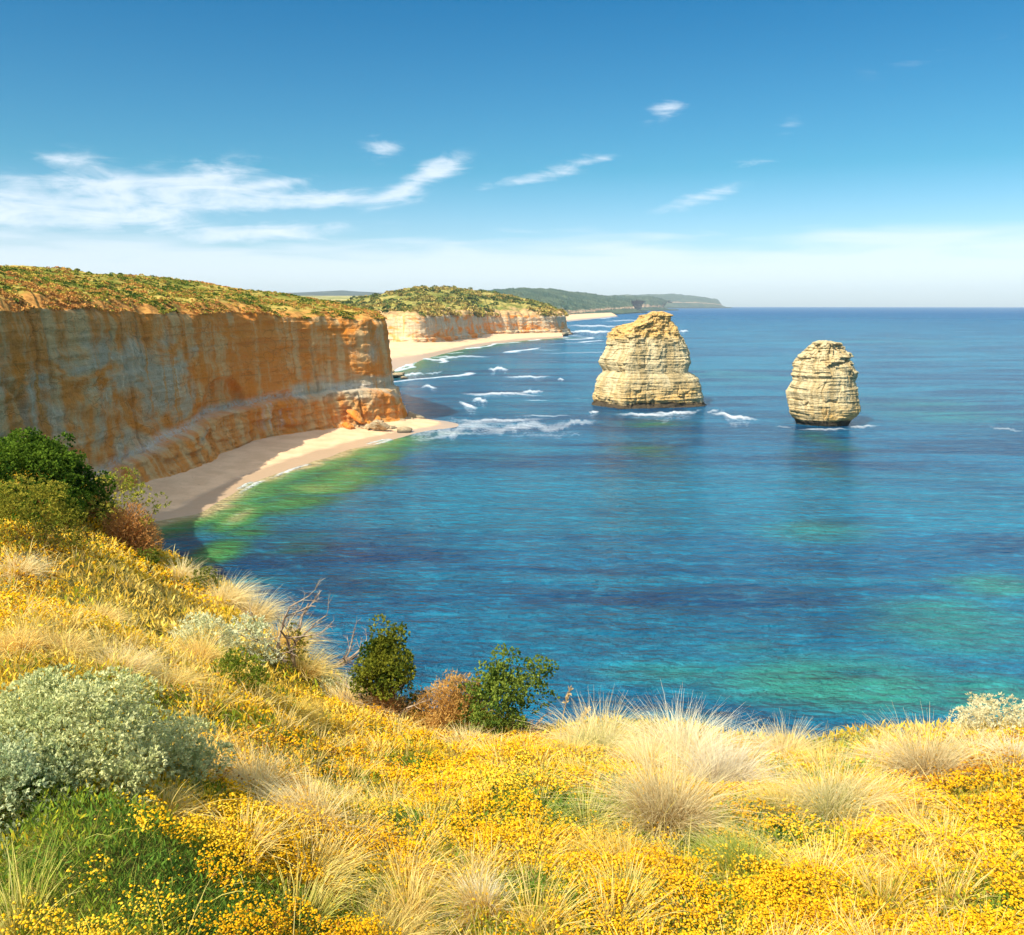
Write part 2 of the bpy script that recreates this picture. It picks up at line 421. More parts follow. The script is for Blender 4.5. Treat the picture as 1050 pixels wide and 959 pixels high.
    rimw = np.exp(-dist / rimsoil).ravel()
    top = mk(topname, np.stack([TX, TY, TZ], -1).reshape(-1, 3), gridf(toprows + 1, n), top_mat, smooth=True, rim=rimw)
    tag(face, kind='structure'); tag(top, kind='structure')
    return dict(C=C, U=U, N=N, top=np.stack([TX, TY, TZ], -1), rim=rimw.reshape(TX.shape), dist=dist, X=X, Y=Y, Z=Z)


# near cliff with its headland
coast1 = [(-60, 92, 47), (-82, 120, 47.5), (-98, 155, 48), (-104, 190, 48.3), (-105, 220, 48.2), (-104, 247, 47.8), (-101, 276, 47.4), (-95, 311, 46.4),
          (-83, 337, 45.6), (-67, 356, 45), (-53, 369, 44.4), (-48, 384, 44), (-52, 402, 43.5), (-66, 430, 43), (-100, 462, 43), (-160, 500, 43), (-240, 560, 43)]
sp1 = [atd(-160, 262, 150), atd(-120, 262, 190), atd(-80, 264, 230), atd(-40, 268, 270), atd(0, 273, 320), atd(60, 278, 350), atd(120, 284, 385), atd(190, 291, 420),
       atd(250, 298, 440), atd(295, 303, 455), atd(330, 310, 455), atd(350, 314, 450), atd(345, 313, 460), atd(330, 311, 475), atd(300, 306, 500), atd(240, 301, 520), atd(200, 299, 560)]
S_total = resample(coast1, 0.6)


def band1(U):
    C, t, L = S_total
    y = np.interp(U, t, C[:, 1])
    x = np.interp(U, t, C[:, 0])
    return np.interp(y, [150, 220, 250, 300, 335, 370, 420], [4.5, 6, 9, 14, 16, 15.5, 14])


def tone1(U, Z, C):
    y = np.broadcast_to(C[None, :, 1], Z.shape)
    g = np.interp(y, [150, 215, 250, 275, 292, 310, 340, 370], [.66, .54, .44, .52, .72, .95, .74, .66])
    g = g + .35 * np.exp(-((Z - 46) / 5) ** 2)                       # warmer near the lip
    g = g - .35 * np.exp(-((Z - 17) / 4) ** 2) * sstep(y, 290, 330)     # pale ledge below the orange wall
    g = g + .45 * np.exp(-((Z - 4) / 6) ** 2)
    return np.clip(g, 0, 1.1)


def alcove1(U, Z, C):
    y = np.broadcast_to(C[None, :, 1], Z.shape)
    e = ((y - 302) / 14) ** 2 + (np.clip(Z - 15, 0, 99) / 11) ** 2
    a = -2.6 * (1 - sstep(e, .75, 1.02)) * (Z > 14)
    # fallen slab apron near the point
    b = 2.4 * np.exp(-((y - 352) / 9) ** 2) * np.clip(1 - Z / 13, 0, 1)
    c = 2.0 * np.exp(-((y - 376) / 12) ** 2) * np.clip(1 - Z / 15, 0, 1)
    # projecting buttress at the left where the lower ledge comes forward
    d = 5.0 * np.exp(-((y - 262) / 20) ** 2) * np.clip(1 - Z / 13, 0, 1) ** .6
    return a + b + c + d


uw = float(np.interp(325, S_total[0][:len(S_total[0]) * 2 // 3, 1], S_total[1][:len(S_total[0]) * 2 // 3]))
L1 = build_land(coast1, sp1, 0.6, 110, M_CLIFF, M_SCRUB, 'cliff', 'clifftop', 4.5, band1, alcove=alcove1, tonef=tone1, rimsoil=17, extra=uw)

# second bay cliff
b2 = lambda px, py: tuple(onsea(px, py))
coast2 = [(-420, 960, 38), (-300, 1020, 38), (-210, 1060, 38), (*b2(400, 356), 37), (*b2(430, 357), 36), (*b2(455, 355), 36), (*b2(478, 351.5), 35), (*b2(491, 350), 36),
          (*b2(493, 347.5), 33), (*b2(520, 346), 34), (*b2(550, 345), 34), (*b2(573, 344.5), 33), (105, 1560, 31), (90, 1640, 31), (0, 1760, 30), (-60, 1900, 30), (20, 2200, 26), (60, 2700, 20)]
sp2 = [atd(150, 305, 1500), atd(230, 306, 1550), atd(300, 308, 1550), atd(350, 309, 1500), atd(385, 303, 1550), atd(412, 296.5, 1620), atd(440, 294.5, 1700), atd(462, 295.5, 1750),
       atd(480, 296.5, 1780), atd(500, 299, 1800), atd(520, 303, 1800), atd(540, 308, 1780), atd(556, 313, 1740), atd(555, 313, 1780), atd(540, 309, 1900), atd(510, 304, 2100), atd(490, 301, 2300), atd(480, 300, 2500)]
L2 = build_land(coast2, sp2, 2.5, 50, M_CLIFF, M_BAYSCRUB, 'bay_cliff', 'bay_clifftop', 7, rough=1.8, toprows=50, rimsoil=70, bumps=1.6,
                tonef=lambda U, Z, C: np.full(Z.shape, .50) - .3 * np.exp(-((Z - 26) / 4) ** 2))

# hills and capes farther off
coast3 = [(60, 2700, 14), (*b2(578, 329.5), 8), (*b2(600, 325.5), 10), (*b2(620, 323.5), 14), (*b2(640, 322), 22), (*b2(655, 321.2), 28), (*b2(668, 320.5), 24), (700, 5900, 20), (500, 7000, 20)]
sp3 = [atd(470, 300, 4000), atd(510, 297, 4800), atd(535, 296, 5400), atd(565, 297, 6200), atd(590, 300, 6800), atd(615, 303, 7200), atd(640, 306, 7400), atd(655, 308, 7600), atd(640, 306, 8600)]
L3 = build_land(coast3, sp3, 12, 24, M_FARLAND, M_FARLAND, 'far_coast', 'far_hills', 90, rough=2, toprows=60, rimsoil=120, bumps=5)
coast4 = [atd(560, 320, 6600), atd(620, 319, 6900), (*atd(660, 318.3, 7300)[:2], 0), (*atd(682, 318, 7700)[:2], 0), (*atd(690, 318, 8000)[:2], 0), (*atd(697, 318, 8400)[:2], 0), (*atd(690, 317, 9400)[:2], 0)]
coast4 = [(c[0], c[1], z) for c, z in zip(coast4, [14, 20, 26, 30, 28, 24, 20])]
sp4 = [atd(570, 304, 8000), atd(615, 303.5, 8300), atd(640, 303.5, 8600), atd(665, 304, 8900), atd(676, 305.5, 9100), atd(685, 309, 9300), atd(680, 309, 10000)]
L4 = build_land(coast4, sp4, 25, 20, M_FARLAND, M_FARLAND, 'far_cape_coast', 'far_cape', 140, rough=3, toprows=30, rimsoil=150, bumps=8)
coast5 = [(*atd(600, 317, 12500)[:2], 60), (*atd(680, 316.5, 12800)[:2], 80), (*atd(720, 316.3, 13200)[:2], 80), (*atd(742, 316, 13600)[:2], 60), (*atd(752, 316, 14000)[:2], 40), (*atd(748, 316, 15500)[:2], 40)]
sp5 = [atd(600, 304, 15000), atd(660, 302, 15200), atd(690, 301.5, 15400), atd(712, 303.5, 15600), atd(735, 307, 15800), atd(735, 309, 16500)]
L5 = build_land(coast5, sp5, 50, 16, M_FARLAND, M_FARLAND, 'distant_cape_coast', 'distant_cape', 160, rough=3, toprows=24, rimsoil=100, bumps=6)
# inland plain and a distant blue range behind the clifftop
def sheet(name, near, far, mat, nr=30, nc=120, amp=6, sc_=300):
    A, _, _ = resample(near, 10, 1); i = np.linspace(0, 1, nc)
    A = np.stack([np.interp(i, np.linspace(0, 1, len(near)), np.array(near)[:, j]) for j in range(3)], 1)
    B = np.stack([np.interp(i, np.linspace(0, 1, len(far)), np.array(far)[:, j]) for j in range(3)], 1)
    t = np.linspace(0, 1, nr)[:, None, None]
    P = A[None] * (1 - t) + B[None] * t
    P[..., 2] += fbm(P[..., 0] / sc_, P[..., 1] / sc_, oct=4, seed=90) * amp
    o = mk(name, P.reshape(-1, 3), gridf(nr, nc), mat, smooth=True, rim=np.zeros(nr * nc)); tag(o, kind='structure'); return o
sheet('inland_plain', [atd(-600, 314, 700), atd(200, 312, 700), atd(330, 315, 1250), atd(395, 309, 1650)], [atd(-900, 303, 5200), atd(200, 303, 5000), atd(330, 303.5, 5000), atd(410, 303, 4600)], M_FIELDS, amp=3)
sheet('distant_range', [atd(-600, 306, 9000), atd(250, 306, 9000), atd(330, 306, 9000), atd(420, 306, 9000)], [atd(-600, 299, 12000), atd(280, 300.5, 12000), atd(350, 298, 12000), atd(400, 301, 12000), atd(430, 305, 12000)], scrubland_material('far_forest', (0.06, 0.08, 0.06), (0.04, 0.06, 0.05), (0.08, 0.10, 0.07), 0.002), amp=14, sc_=900)

# the cliff carries on to the left and joins the camera's own headland; the country behind it runs inland
coast0 = [(-26, 18, 44.2), (-34, 36, 44.8), (-43, 57, 46), (-52, 76, 46.6), (-60, 92, 47), (-72, 110, 47)]
sp0 = [(-70, 0, 47), (-80, 25, 49), (-92, 60, 52), (-104, 100, 55), (-112, 135, 58), (-118, 160, 60)]
L0 = build_land(coast0, sp0, 1.2, 60, M_CLIFF, M_SCRUB, 'headland_cliff', 'headland_clifftop', 4.5, rimsoil=14)


def hinterland():
    near = [(-40, -90, 40), (-60, -40, 42)] + [(x - 4, y, min(z, 60) - 5) for x, y, z in sp0[:5]] + [(x - 6, y, z - 4) for x, y, z in sp1] + [(-300, 640, 42), (-350, 800, 41), (-430, 960, 38), (-700, 1300, 40)]
    near = np.array(near, float); n = len(near); i = np.linspace(0, n - 1, 300)
    A = np.stack([np.interp(i, np.arange(n), near[:, j]) for j in range(3)], 1)
    B = np.stack([np.full(300, -3600.0), np.linspace(-1500, 2600, 300), np.full(300, 42.0)], 1)
    t = np.r_[0, 0, np.linspace(0, 1, 60)[1:] ** 1.8][:, None, None]
    P = A[None] * (1 - t) + B[None] * t
    P[..., 2] = np.minimum(P[..., 2], 44 + (P[..., 2] - 44) * np.exp(-t[..., 0] * 8))
    P[2:, :, 2] += fbm(P[2:, :, 0] / 150, P[2:, :, 1] / 150, oct=4, seed=93) * 2; P[0, :, 2] = -2
    tag(mk('hinterland', P.reshape(-1, 3), gridf(*P.shape[:2]), M_SCRUB, smooth=True, rim=np.zeros(P.shape[0] * P.shape[1])), kind='structure')


hinterland()


# ---------------------------------------------------------------- beaches
def beach(name, inner, outer, step=1.2, nr=40, zi=2.6, smooth=2):
    n = 260
    def rs(P):
        Q, t, L = resample(P, 1.0, smooth); i = np.linspace(0, L, n)
        return np.stack([np.interp(i, t, Q[:, k]) for k in (0, 1)], 1)
    A, B = rs(inner), rs(outer)
    t = np.linspace(-.25, 1.7, nr)[:, None, None]
    P = A[None] * (1 - t) + B[None] * t
    tt = t[..., 0]
    w = np.linalg.norm(A - B, axis=1)[None]
    z = np.where(tt < 1, zi * (1 - tt) ** 1.2 + .0, -(tt - 1) * 1.6 * np.clip(w / 25, .3, 2)) if False else zi * (1 - tt)
    z = z + fbm(P[..., 0] / 14, P[..., 1] / 14, oct=3, seed=101) * .28 * np.clip(1.6 - tt, 0, 1)
    V = np.concatenate([P, z[..., None]], -1).reshape(-1, 3)
    wet = (np.broadcast_to(sstep(tt, .55, 1.0), z.shape)).ravel()
    o = mk(name, V, gridf(nr, n), M_SAND, smooth=True, wet=wet); tag(o, kind='structure'); return o


cb = [(-90, 120), (-104, 170), (-106, 220), (-105, 247), (-102, 276), (-97, 311), (-84, 337), (-68, 358), (-55, 368), (-50, 380), (-50, 395)]
wl = [(-96, 110), (-98, 150), (-95, 185), *[tuple(onsea(*p)) for p in ((170, 532), (205, 527), (230, 511), (262, 494), (300, 480), (350, 463.5), (398, 451.5), (430, 443), (480, 437), (455, 431.5), (425, 428))]]
beach('beach', cb, wl)
WL = np.array(wl)
beach('far_beach', [(-260, 960), (-200, 1050), (-150, 1075), b2(430, 356), b2(460, 353), b2(490, 348), b2(520, 345), b2(575, 343.5)],
      [(-120, 640), b2(398, 384), b2(418, 376), b2(432, 369), b2(470, 359), b2(505, 353), b2(540, 349), b2(578, 346.5)], zi=7)
beach('distant_beach', [b2(572, 327), b2(590, 325.2), b2(610, 324), b2(628, 323)], [b2(568, 331.5), b2(590, 329), b2(612, 327), b2(634, 324.5)], zi=8)
WL2 = np.array([(-120, 600), b2(398, 384), b2(418, 376), b2(432, 369), b2(470, 359), b2(505, 353), b2(540, 349), b2(578, 346.5)])


# ---------------------------------------------------------------- sea
def build_sea():
    NA, NR = 760, 860
    azs = np.radians(np.r_[np.linspace(-115, -40, 60)[:-1], np.linspace(-40, 40, NA), np.linspace(40, 115, 60)[1:]])
    rs = np.r_[[20, 45], np.geomspace(75, 2500, NR - 80), np.geomspace(2550, 21000, 78)]
    Rr, A = np.meshgrid(rs, azs, indexing='ij')
    X, Y = Rr * np.sin(A), Rr * np.cos(A); Z = np.zeros_like(X)
    sh = np.zeros_like(X); foam = np.zeros_like(X); dark = np.zeros_like(X); teal = np.zeros_like(X)
    m = (Y < 520) & (X < 40) & (Y > 60)
    d, s = polydist(X[m], Y[m], WL[2:10])
    wob = fbm(X[m] / 22, Y[m] / 22, oct=4, seed=120) * 9
    sh_ = np.exp(-np.clip(d + wob * .7, 0, 999) / 17.0)
    sh_ *= sstep(X[m], 28, -14) if True else 1
    sh[m] = np.clip(sh_, 0, 1)
    # swash lines along the sand
    foam[m] = np.maximum(foam[m], 1.0 * np.exp(-((d - 1.2 + fbm(X[m] / 9, Y[m] / 9, seed=121) * 2.0) / 1.3) ** 2) * sstep(vnoise(X[m] / 13, Y[m] / 13, seed=122), .35, .6) * sstep(Y[m], 215, 250))
    m2 = (Y > 520) & (Y < 2000) & (X < 260)
    d2, _ = polydist(X[m2], Y[m2], WL2)
    sh[m2] = np.maximum(sh[m2], .55 * np.exp(-d2 / 45))
    for o_, w_ in ((4, 5), (32, 6), (70, 8)):
        foam[m2] = np.maximum(foam[m2], 1.1 * np.exp(-((d2 - o_ * Y[m2] / 900 + fbm(X[m2] / 60, Y[m2] / 60, seed=123) * 20) / (w_ * Y[m2] / 1000)) ** 2) * sstep(vnoise(X[m2] / 50, Y[m2] / 90, seed=124 + o_), .42, .58))
    # breakers and foam sheets: px, py, half width px, half height px, tilt, strength
    P = [(440, 397, 9, 1.6, 0, 1.2), (423, 383.5, 14, 1.6, 0, 1.2), (445, 382, 12, 1.3, 0, .9), (511, 378.5, 11, 1.8, 0, 1.3), (540, 387, 28, 1.3, 0, 1.1), (575, 389, 4, 1.3, 0, 1.1), (512, 404, 46, 1.6, -1, 1.15), (545, 402.5, 14, 1.8, 2, 1.2),
         (480, 416, 11, 2.2, -14, 1.3), (492, 410, 9, 2.4, -4, 1.2), (470, 441, 70, 8, 2, .85), (540, 440, 70, 7, 3, .85), (500, 436, 80, 7, 0, .7), (560, 446, 60, 5, 2, .6), (510, 431, 62, 2.4, 0, .95), (590, 434, 26, 3.5, 4, .9), (425, 436, 32, 4.5, 2, .95),
         (560, 426.5, 40, 1.4, 0, .8), (460, 447, 55, 2.6, 4, .8), (590, 446, 12, 2, 0, .7), (662, 425.5, 34, 2.0, 0, 1.1), (692, 423, 30, 2, 1, 1.15), (752, 427, 26, 2.2, -4, 1.3), (731, 421.5, 8, 1.6, 0, 1.0), (609, 422.5, 6, 1.6, 0, 1.2), (845, 440.5, 34, 1.5, 0, .9), (884, 438, 20, 1.7, 2, 1.0), (803, 438, 12, 1.2, 0, .8),
         (415, 415, 8, 2, -30, .6), (410, 405, 5, 5, -60, .7), (420, 424, 16, 2, -14, .75), (600, 362, 70, 1.0, 0, .75), (590, 352, 50, .9, 0, .7), (604, 340, 34, 1.6, 0, 1.15), (610, 334.5, 38, 1.2, 0, 1.0), (640, 329, 26, .9, 0, .9), (720, 314.5, 0.1, .1, 0, 0), (701, 339.5, 6, 1.4, 0, 1.1),
         (470, 366, 40, 1.2, 0, 1.0), (440, 369, 22, 1.3, 0, 1.1), (555, 371, 60, .8, 0, .6), (640, 349, 30, .8, 0, .6), (1030, 440, 24, 2.2, 0, .75), (1010, 436, 30, 1.6, 0, .5), (1005, 378, 36, .8, 0, .35), (745, 366, 30, .8, 0, .45), (440, 352, 3, 3, 0, 0), (1025, 598, 46, 7, 0, .42), (930, 690, 40, 6, 0, .2), (550, 411, 20, .8, 0, .8), (520, 396, 16, .7, 0, .6), (470, 391, 20, .7, 0, .6), (590, 409, 16, .9, 0, .6), (620, 325.8, 20, .7, 0, .9), (560, 359, 24, .8, 0, .7)]
    P += [(px, py + hh * 1.2, hw * 1.25, hh * 3.0, tl, st * .5) for px, py, hw, hh, tl, st in P if st >= .9 and hh < 3]
    for px, py, hw, hh, tl, st in P:
        if st <= 0: continue
        c = onsea(px, py); e1 = onsea(px + hw, py - math.tan(R(tl)) * hw) - c; e2 = onsea(px, py - hh) - c
        e2 = onsea(px, py) - onsea(px, py + hh) if abs(e2[1]) > 3 * abs((onsea(px, py) - onsea(px, py + hh))[1]) else e2
        Mx = np.linalg.inv(np.array([e1, e2]).T)
        sel = (np.abs(Y - c[1]) < 3.2 * (abs(e2[1]) + abs(e1[1])) + 5) & (np.abs(X - c[0]) < 3.2 * (abs(e1[0]) + abs(e2[0])) + 5)
        if not sel.any(): continue
        x, y = X[sel] - c[0], Y[sel] - c[1]
        u = Mx[0, 0] * x + Mx[0, 1] * y; v = Mx[1, 0] * x + Mx[1, 1] * y
        v = v + fbm(u * 2.2 + px, px * 1.3, oct=5, seed=130, gain=.65) * 1.9
        foam[sel] = np.maximum(foam[sel], st * .9 * np.exp(-(u ** 2) ** 1.3 - v ** 2))
    def blob(arr, px, py, hw, hh, st):
        c = onsea(px, py); e1 = onsea(px + hw, py) - c; e2 = (onsea(px, py - hh) - onsea(px, py + hh)) / 2
        x, y = (X - c[0]) / abs(e1[0]), (Y - c[1]) / abs(e2[1])
        w = 1 + .45 * fbm(X / (abs(e1[0]) * .5), Y / (abs(e2[1]) * .5), oct=4, seed=140)
        arr[:] = np.maximum(arr, st * np.exp(-(x * x + y * y) * w * 1.2))
    for a in [(350, 488, 75, 20, .62), (290, 515, 75, 20, .55), (250, 545, 50, 22, .45), (385, 470, 34, 14, .6), (245, 530, 30, 20, .85), (225, 565, 40, 22, .6), (310, 560, 70, 20, .32), (330, 500, 60, 12, .75), (665, 434, 54, 9, .36), (665, 462, 48, 24, .30), (845, 452, 34, 18, .34), (845, 480, 32, 26, .26)]: blob(sh, *a)  # last four: dark green of the stack reflections, put into the water colour
    for a in [(860, 705, 220, 44, .9), (970, 640, 160, 40, .8), (700, 690, 150, 30, .6), (1030, 720, 120, 40, .9), (760, 660, 90, 22, .6), (1020, 600, 80, 16, .8), (700, 740, 120, 24, .6), (830, 545, 110, 20, .5), (960, 420, 150, 26, .55), (740, 385, 120, 12, .45), (1000, 500, 80, 14, .3), (900, 350, 160, 8, .4), (500, 470, 80, 12, .4), (470, 380, 90, 14, .35), (250, 590, 90, 24, .45), (640, 690, 60, 14, .35)]: blob(teal, *a)
    for a in [(300, 545, 60, 12, .6), (390, 515, 60, 10, .5), (360, 600, 120, 30, .55), (560, 650, 90, 24, .5), (590, 560, 90, 18, .35), (700, 520, 100, 14, .4), (870, 535, 80, 9, .4), (480, 600, 90, 30, .35), (620, 720, 80, 20, .4), (880, 690, 60, 9, .5), (780, 640, 50, 10, .4), (960, 690, 60, 10, .4), (1000, 560, 60, 10, .3), (820, 720, 40, 6, .5)]: blob(dark, *a)
    Z = Z + .35 * foam * sstep(foam, .5, 1.0)
    o = mk('sea', np.stack([X, Y, Z], -1).reshape(-1, 3), gridf(len(rs), len(azs), flip=True), M_SEA, smooth=True,
           shallow=sh.ravel(), foam=foam.ravel(), deep=dark.ravel(), teal=teal.ravel())
    tag(o, kind='structure')


def sea_material():
    m, T, p = newmat('sea_water', 0.12, 0.5)
    pos = T.node('ShaderNodeNewGeometry').outputs['Position']
    sh = T.attr('shallow').outputs['Fac']; fo = T.attr('foam').outputs['Fac']; dk = T.attr('deep').outputs['Fac']; te = T.attr('teal').outputs['Fac']
    cam_d = T.node('ShaderNodeVectorMath', operation='LENGTH'); T.l.new(pos, cam_d.inputs[0]); dist = cam_d.outputs['Value']
    sw = T.noise(T.mapv(pos, (0.012, 0.04, 1), rot=(0, 0, R(5))), 1.0, 6, 0.62, 0.6)      # long drifting slicks
    sw2 = T.noise(T.mapv(pos, (0.004, 0.016, 1), loc=(3, 9, 0)), 1.0, 5, 0.6, 0.5)
    deep = T.mix(T.ss(sw, .40, .62), (0.001, 0.052, 0.135), (0.003, 0.128, 0.245))
    deep = T.mix(T.math('MULTIPLY', T.ss(sw2, .46, .60), .6), deep, (0.006, 0.195, 0.30))
    tm = T.ss(T.math('ADD', te, T.math('MULTIPLY', T.math('SUBTRACT', sw, .5), 1.4)), .25, .95)
    colr = T.mix(tm, deep, (0.026, 0.215, 0.17))
    dm = T.ss(T.math('ADD', dk, T.math('MULTIPLY', T.math('SUBTRACT', sw, .5), 1.4)), .25, .8)
    colr = T.mix(T.math('MULTIPLY', dm, .85), colr, (0.001, 0.042, 0.100))
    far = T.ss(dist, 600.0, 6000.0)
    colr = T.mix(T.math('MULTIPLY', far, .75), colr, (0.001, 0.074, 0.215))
    sn = T.noise(T.mapv(pos, (0.03, 0.09, 1)), 1.0, 5, .6, .6)
    shn = T.math('ADD', sh, T.math('MULTIPLY', T.math('SUBTRACT', sn, .5), .6))
    col_s = T.ramp(shn, [(0.0, (0.008, 0.09, 0.14)), (0.22, (0.02, 0.09, 0.09)), (0.40, (0.025, 0.13, 0.05)), (0.58, (0.055, 0.22, 0.06)), (0.74, (0.16, 0.28, 0.08)), (0.90, (0.50, 0.40, 0.19))])
    colr = T.mix(T.ss(shn, .05, .55), colr, col_s)
    # ripple light and shade put into the colour: paler crests, darker troughs
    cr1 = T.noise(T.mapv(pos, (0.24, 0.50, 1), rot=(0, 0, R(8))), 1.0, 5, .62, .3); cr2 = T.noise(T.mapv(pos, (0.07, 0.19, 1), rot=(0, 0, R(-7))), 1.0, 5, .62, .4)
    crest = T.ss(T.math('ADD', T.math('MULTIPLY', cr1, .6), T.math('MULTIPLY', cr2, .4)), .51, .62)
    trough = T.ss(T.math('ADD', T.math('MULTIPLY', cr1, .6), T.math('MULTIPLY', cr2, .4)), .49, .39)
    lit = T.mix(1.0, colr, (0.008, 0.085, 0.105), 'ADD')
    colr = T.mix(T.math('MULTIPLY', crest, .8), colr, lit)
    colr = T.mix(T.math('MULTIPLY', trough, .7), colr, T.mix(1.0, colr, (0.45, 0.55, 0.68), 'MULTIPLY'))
    # foam
    fn = T.noise(T.mapv(pos, (0.10, 0.35, 1)), 1.0, 6, .7, .8)
    fn2 = T.noise(pos, 0.9, 5, .7)
    f = T.math('ADD', fo, T.math('MULTIPLY', T.math('SUBTRACT', T.math('ADD', T.math('MULTIPLY', fn, .5), T.math('MULTIPLY', fn2, .5)), .5), 1.6))
    fm = T.math('MULTIPLY', T.math('MULTIPLY', T.ss(f, .36, 1.15), .92), T.ss(fo, .03, .4))
    # scattered whitecap streaks, mostly far out
    wc = T.noise(T.mapv(pos, (0.010, 0.055, 1), loc=(31, 7, 0)), 1.0, 5, .65, .3)
    fm = T.math('MAXIMUM', fm, T.math('MULTIPLY', T.ss(wc, .70, .80), .35))
    colr = T.mix(fm, colr, (0.86, 0.90, 0.92))
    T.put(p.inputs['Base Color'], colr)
    T.put(p.inputs['Roughness'], T.math('ADD', T.math('MULTIPLY', fm, .7), T.math('ADD', .19, T.math('MULTIPLY', far, .15))))
    p.inputs['IOR'].default_value = 1.33; p.inputs['Specular Tint'].default_value = (.5, .85, 1, 1); T.put(p.inputs['Specular IOR Level'], T.math('SUBTRACT', .22, T.math('MULTIPLY', far, .16)))
    w1 = T.noise(T.mapv(pos, (0.06, 0.22, 1), rot=(0, 0, R(7))), 1.0, 3, .5, .3)
    w2 = T.noise(T.mapv(pos, (0.28, 0.62, 1), rot=(0, 0, R(-6))), 1.0, 4, .6, .3)
    w3 = T.noise(T.mapv(pos, (0.9, 2.2, 1), rot=(0, 0, R(4))), 1.0, 3, .6, .2)
    hgt = T.math('ADD', T.math('MULTIPLY', w1, 2.0), T.math('ADD', T.math('MULTIPLY', w2, 1.5), T.math('MULTIPLY', w3, .38)))
    T.put(p.inputs['Normal'], T.bump(hgt, 1.0, 2.6))
    return m


M_SEA = sea_material()
build_sea()


# ---------------------------------------------------------------- sea stacks
def stack(name, edges, Yc, plan, label, base_y, seed, twist=0.0, depth=.72, crumble=.5, undercut=None):
    """edges: (photo y, left x, right x) down the outline; plan: outline seen from above, x within -1..1"""
    E_ = []
    for py, l, r in edges:
        a = atd(l, py, Yc); b = atd(r, py, Yc); E_.append((a[2], (a[0] + b[0]) / 2, (b[0] - a[0]) / 2))
    E_ = np.array(E_[::-1])                       # bottom to top
    E_[:, 0] -= E_[0, 0] + 1.0 if False else 0
    z0 = -2.0; ztop = E_[-1, 0]
    nz, nt = 230, 460
    zz = np.linspace(z0, ztop, nz)
    cx = np.interp(zz, E_[:, 0], E_[:, 1]); hw = np.interp(zz, E_[:, 0], E_[:, 2])
    kw = 31; hs = np.convolve(np.pad(hw, kw // 2, mode='edge'), np.ones(kw) / kw, 'valid') * .6 + hw * .4
    Pp, t, L = resample(plan + [plan[0]], .01, 1)
    Pp = Pp[:-1]; n0 = len(Pp); i = np.linspace(0, n0, nt, endpoint=False)
    ux = np.interp(i, np.arange(n0 + 1), np.r_[Pp[:, 0], Pp[0, 0]]); uy = np.interp(i, np.arange(n0 + 1), np.r_[Pp[:, 1], Pp[0, 1]])
    ux = (ux - ux.min()) / (ux.max() - ux.min()) * 2 - 1
    tx, ty = np.gradient(ux), np.gradient(uy); nl = np.hypot(tx, ty); nx, ny = ty / nl, -tx / nl
    if (nx * ux + ny * uy).mean() < 0: nx, ny = -nx, -ny
    ZZ = np.broadcast_to(zz[:, None], (nz, nt)).copy()
    X = cx[:, None] + ux[None] * hw[:, None]; Y = Yc + uy[None] * (hs[:, None] * depth + (hw.max() * .12))
    A = np.broadcast_to((np.arange(nt) / nt * 2 * math.pi)[None], ZZ.shape); ax_, ay_ = np.cos(A) * 3, np.sin(A) * 3
    rel = (ZZ - 0) / ztop
    s = fbm(ax_ * .25, ay_ * .25 + ZZ * .55, ZZ * .8, oct=4, seed=seed, gain=.7) * .45
    s += (blocks(A * hw.mean(), ZZ, 6.0, 2.8, seed + 3) * .5 + blocks(A * hw.mean(), ZZ, 2.2, 1.1, seed + 4) * .3) * (.45 + 1.1 * sstep(rel, .55, .8))
    s += fbm(X / 6, Y / 6, ZZ / 5, oct=5, seed=seed + 1) * .7 + fbm(ax_ * .12, ay_ * .12, ZZ * 1.5, oct=3, seed=seed + 21, gain=.7) * .32 + blocks(A * hw.mean(), ZZ, 10.0, 5.5, seed + 31) * .45
    gul = -np.abs(fbm(ax_ * 1.3, ay_ * 1.3, ZZ * .03, oct=3, seed=seed + 2)) * 1.2 + .3
    cr = crumble * sstep(rel, .68, .8) * (fbm(X / 3, Y / 3, ZZ / 2.6, oct=4, seed=seed + 9) * 3.6)
    ringz = np.zeros_like(ZZ)
    for zc, am, w in undercut or []:
        ringz += am * np.exp(-((ZZ - zc - fbm(ax_, ay_, 0, oct=2, seed=seed + 5) * .8) / w) ** 2)
    fac = np.abs(fbm(ax_ * .8 + 3, ay_ * .8, ZZ * .06, oct=3, seed=seed + 11)); joint = -.9 * np.exp(-(fac / .035) ** 2) * sstep(fbm(ax_ * .6, ay_ * .6, ZZ * .09, oct=2, seed=seed + 12), -.25, .15)
    o_ = (s + gul + cr + ringz + joint)
    X = X + nx[None] * o_; Y = Y + ny[None] * o_
    V = [np.stack([X, Y, ZZ], -1).reshape(-1, 3)]
    # lumpy cap: shrink rings into the top
    K = 26
    caps = []
    for k in range(1, K + 1):
        q = 1 - k / K
        px_ = cx[-1] + (X[-1] - cx[-1]) * q; py_ = Y[-1].mean() + (Y[-1] - Y[-1].mean()) * q
        z_ = ztop + (1 - q ** 2) * .6 + fbm(px_ / 3, py_ / 3, 2, oct=4, seed=seed + 7) * 1.2 * (1 - q)
        caps.append(np.stack([px_, py_, z_], -1))
    V = np.concatenate(V + caps)
    U = np.r_[np.tile(np.arange(nt) / nt * 150, nz + K)]
    zall = V[:, 2]
    tone = .30 + .7 * sstep(zall / ztop, .62, .85) * (hw.max() > 20) + .25 * (1 - sstep(zall / ztop, .05, .4))
    low = np.clip(1.25 - (zall) / 3.2 + fbm(V[:, 0] / 6, V[:, 1] / 6, zall / 4, oct=3, seed=seed) * .5, 0, 1)
    o = mk(name, V, gridf(nz + K, nt, wrap=True), M_STACK, smooth=True, uz=np.c_[U, zall], tone=tone, low=low)
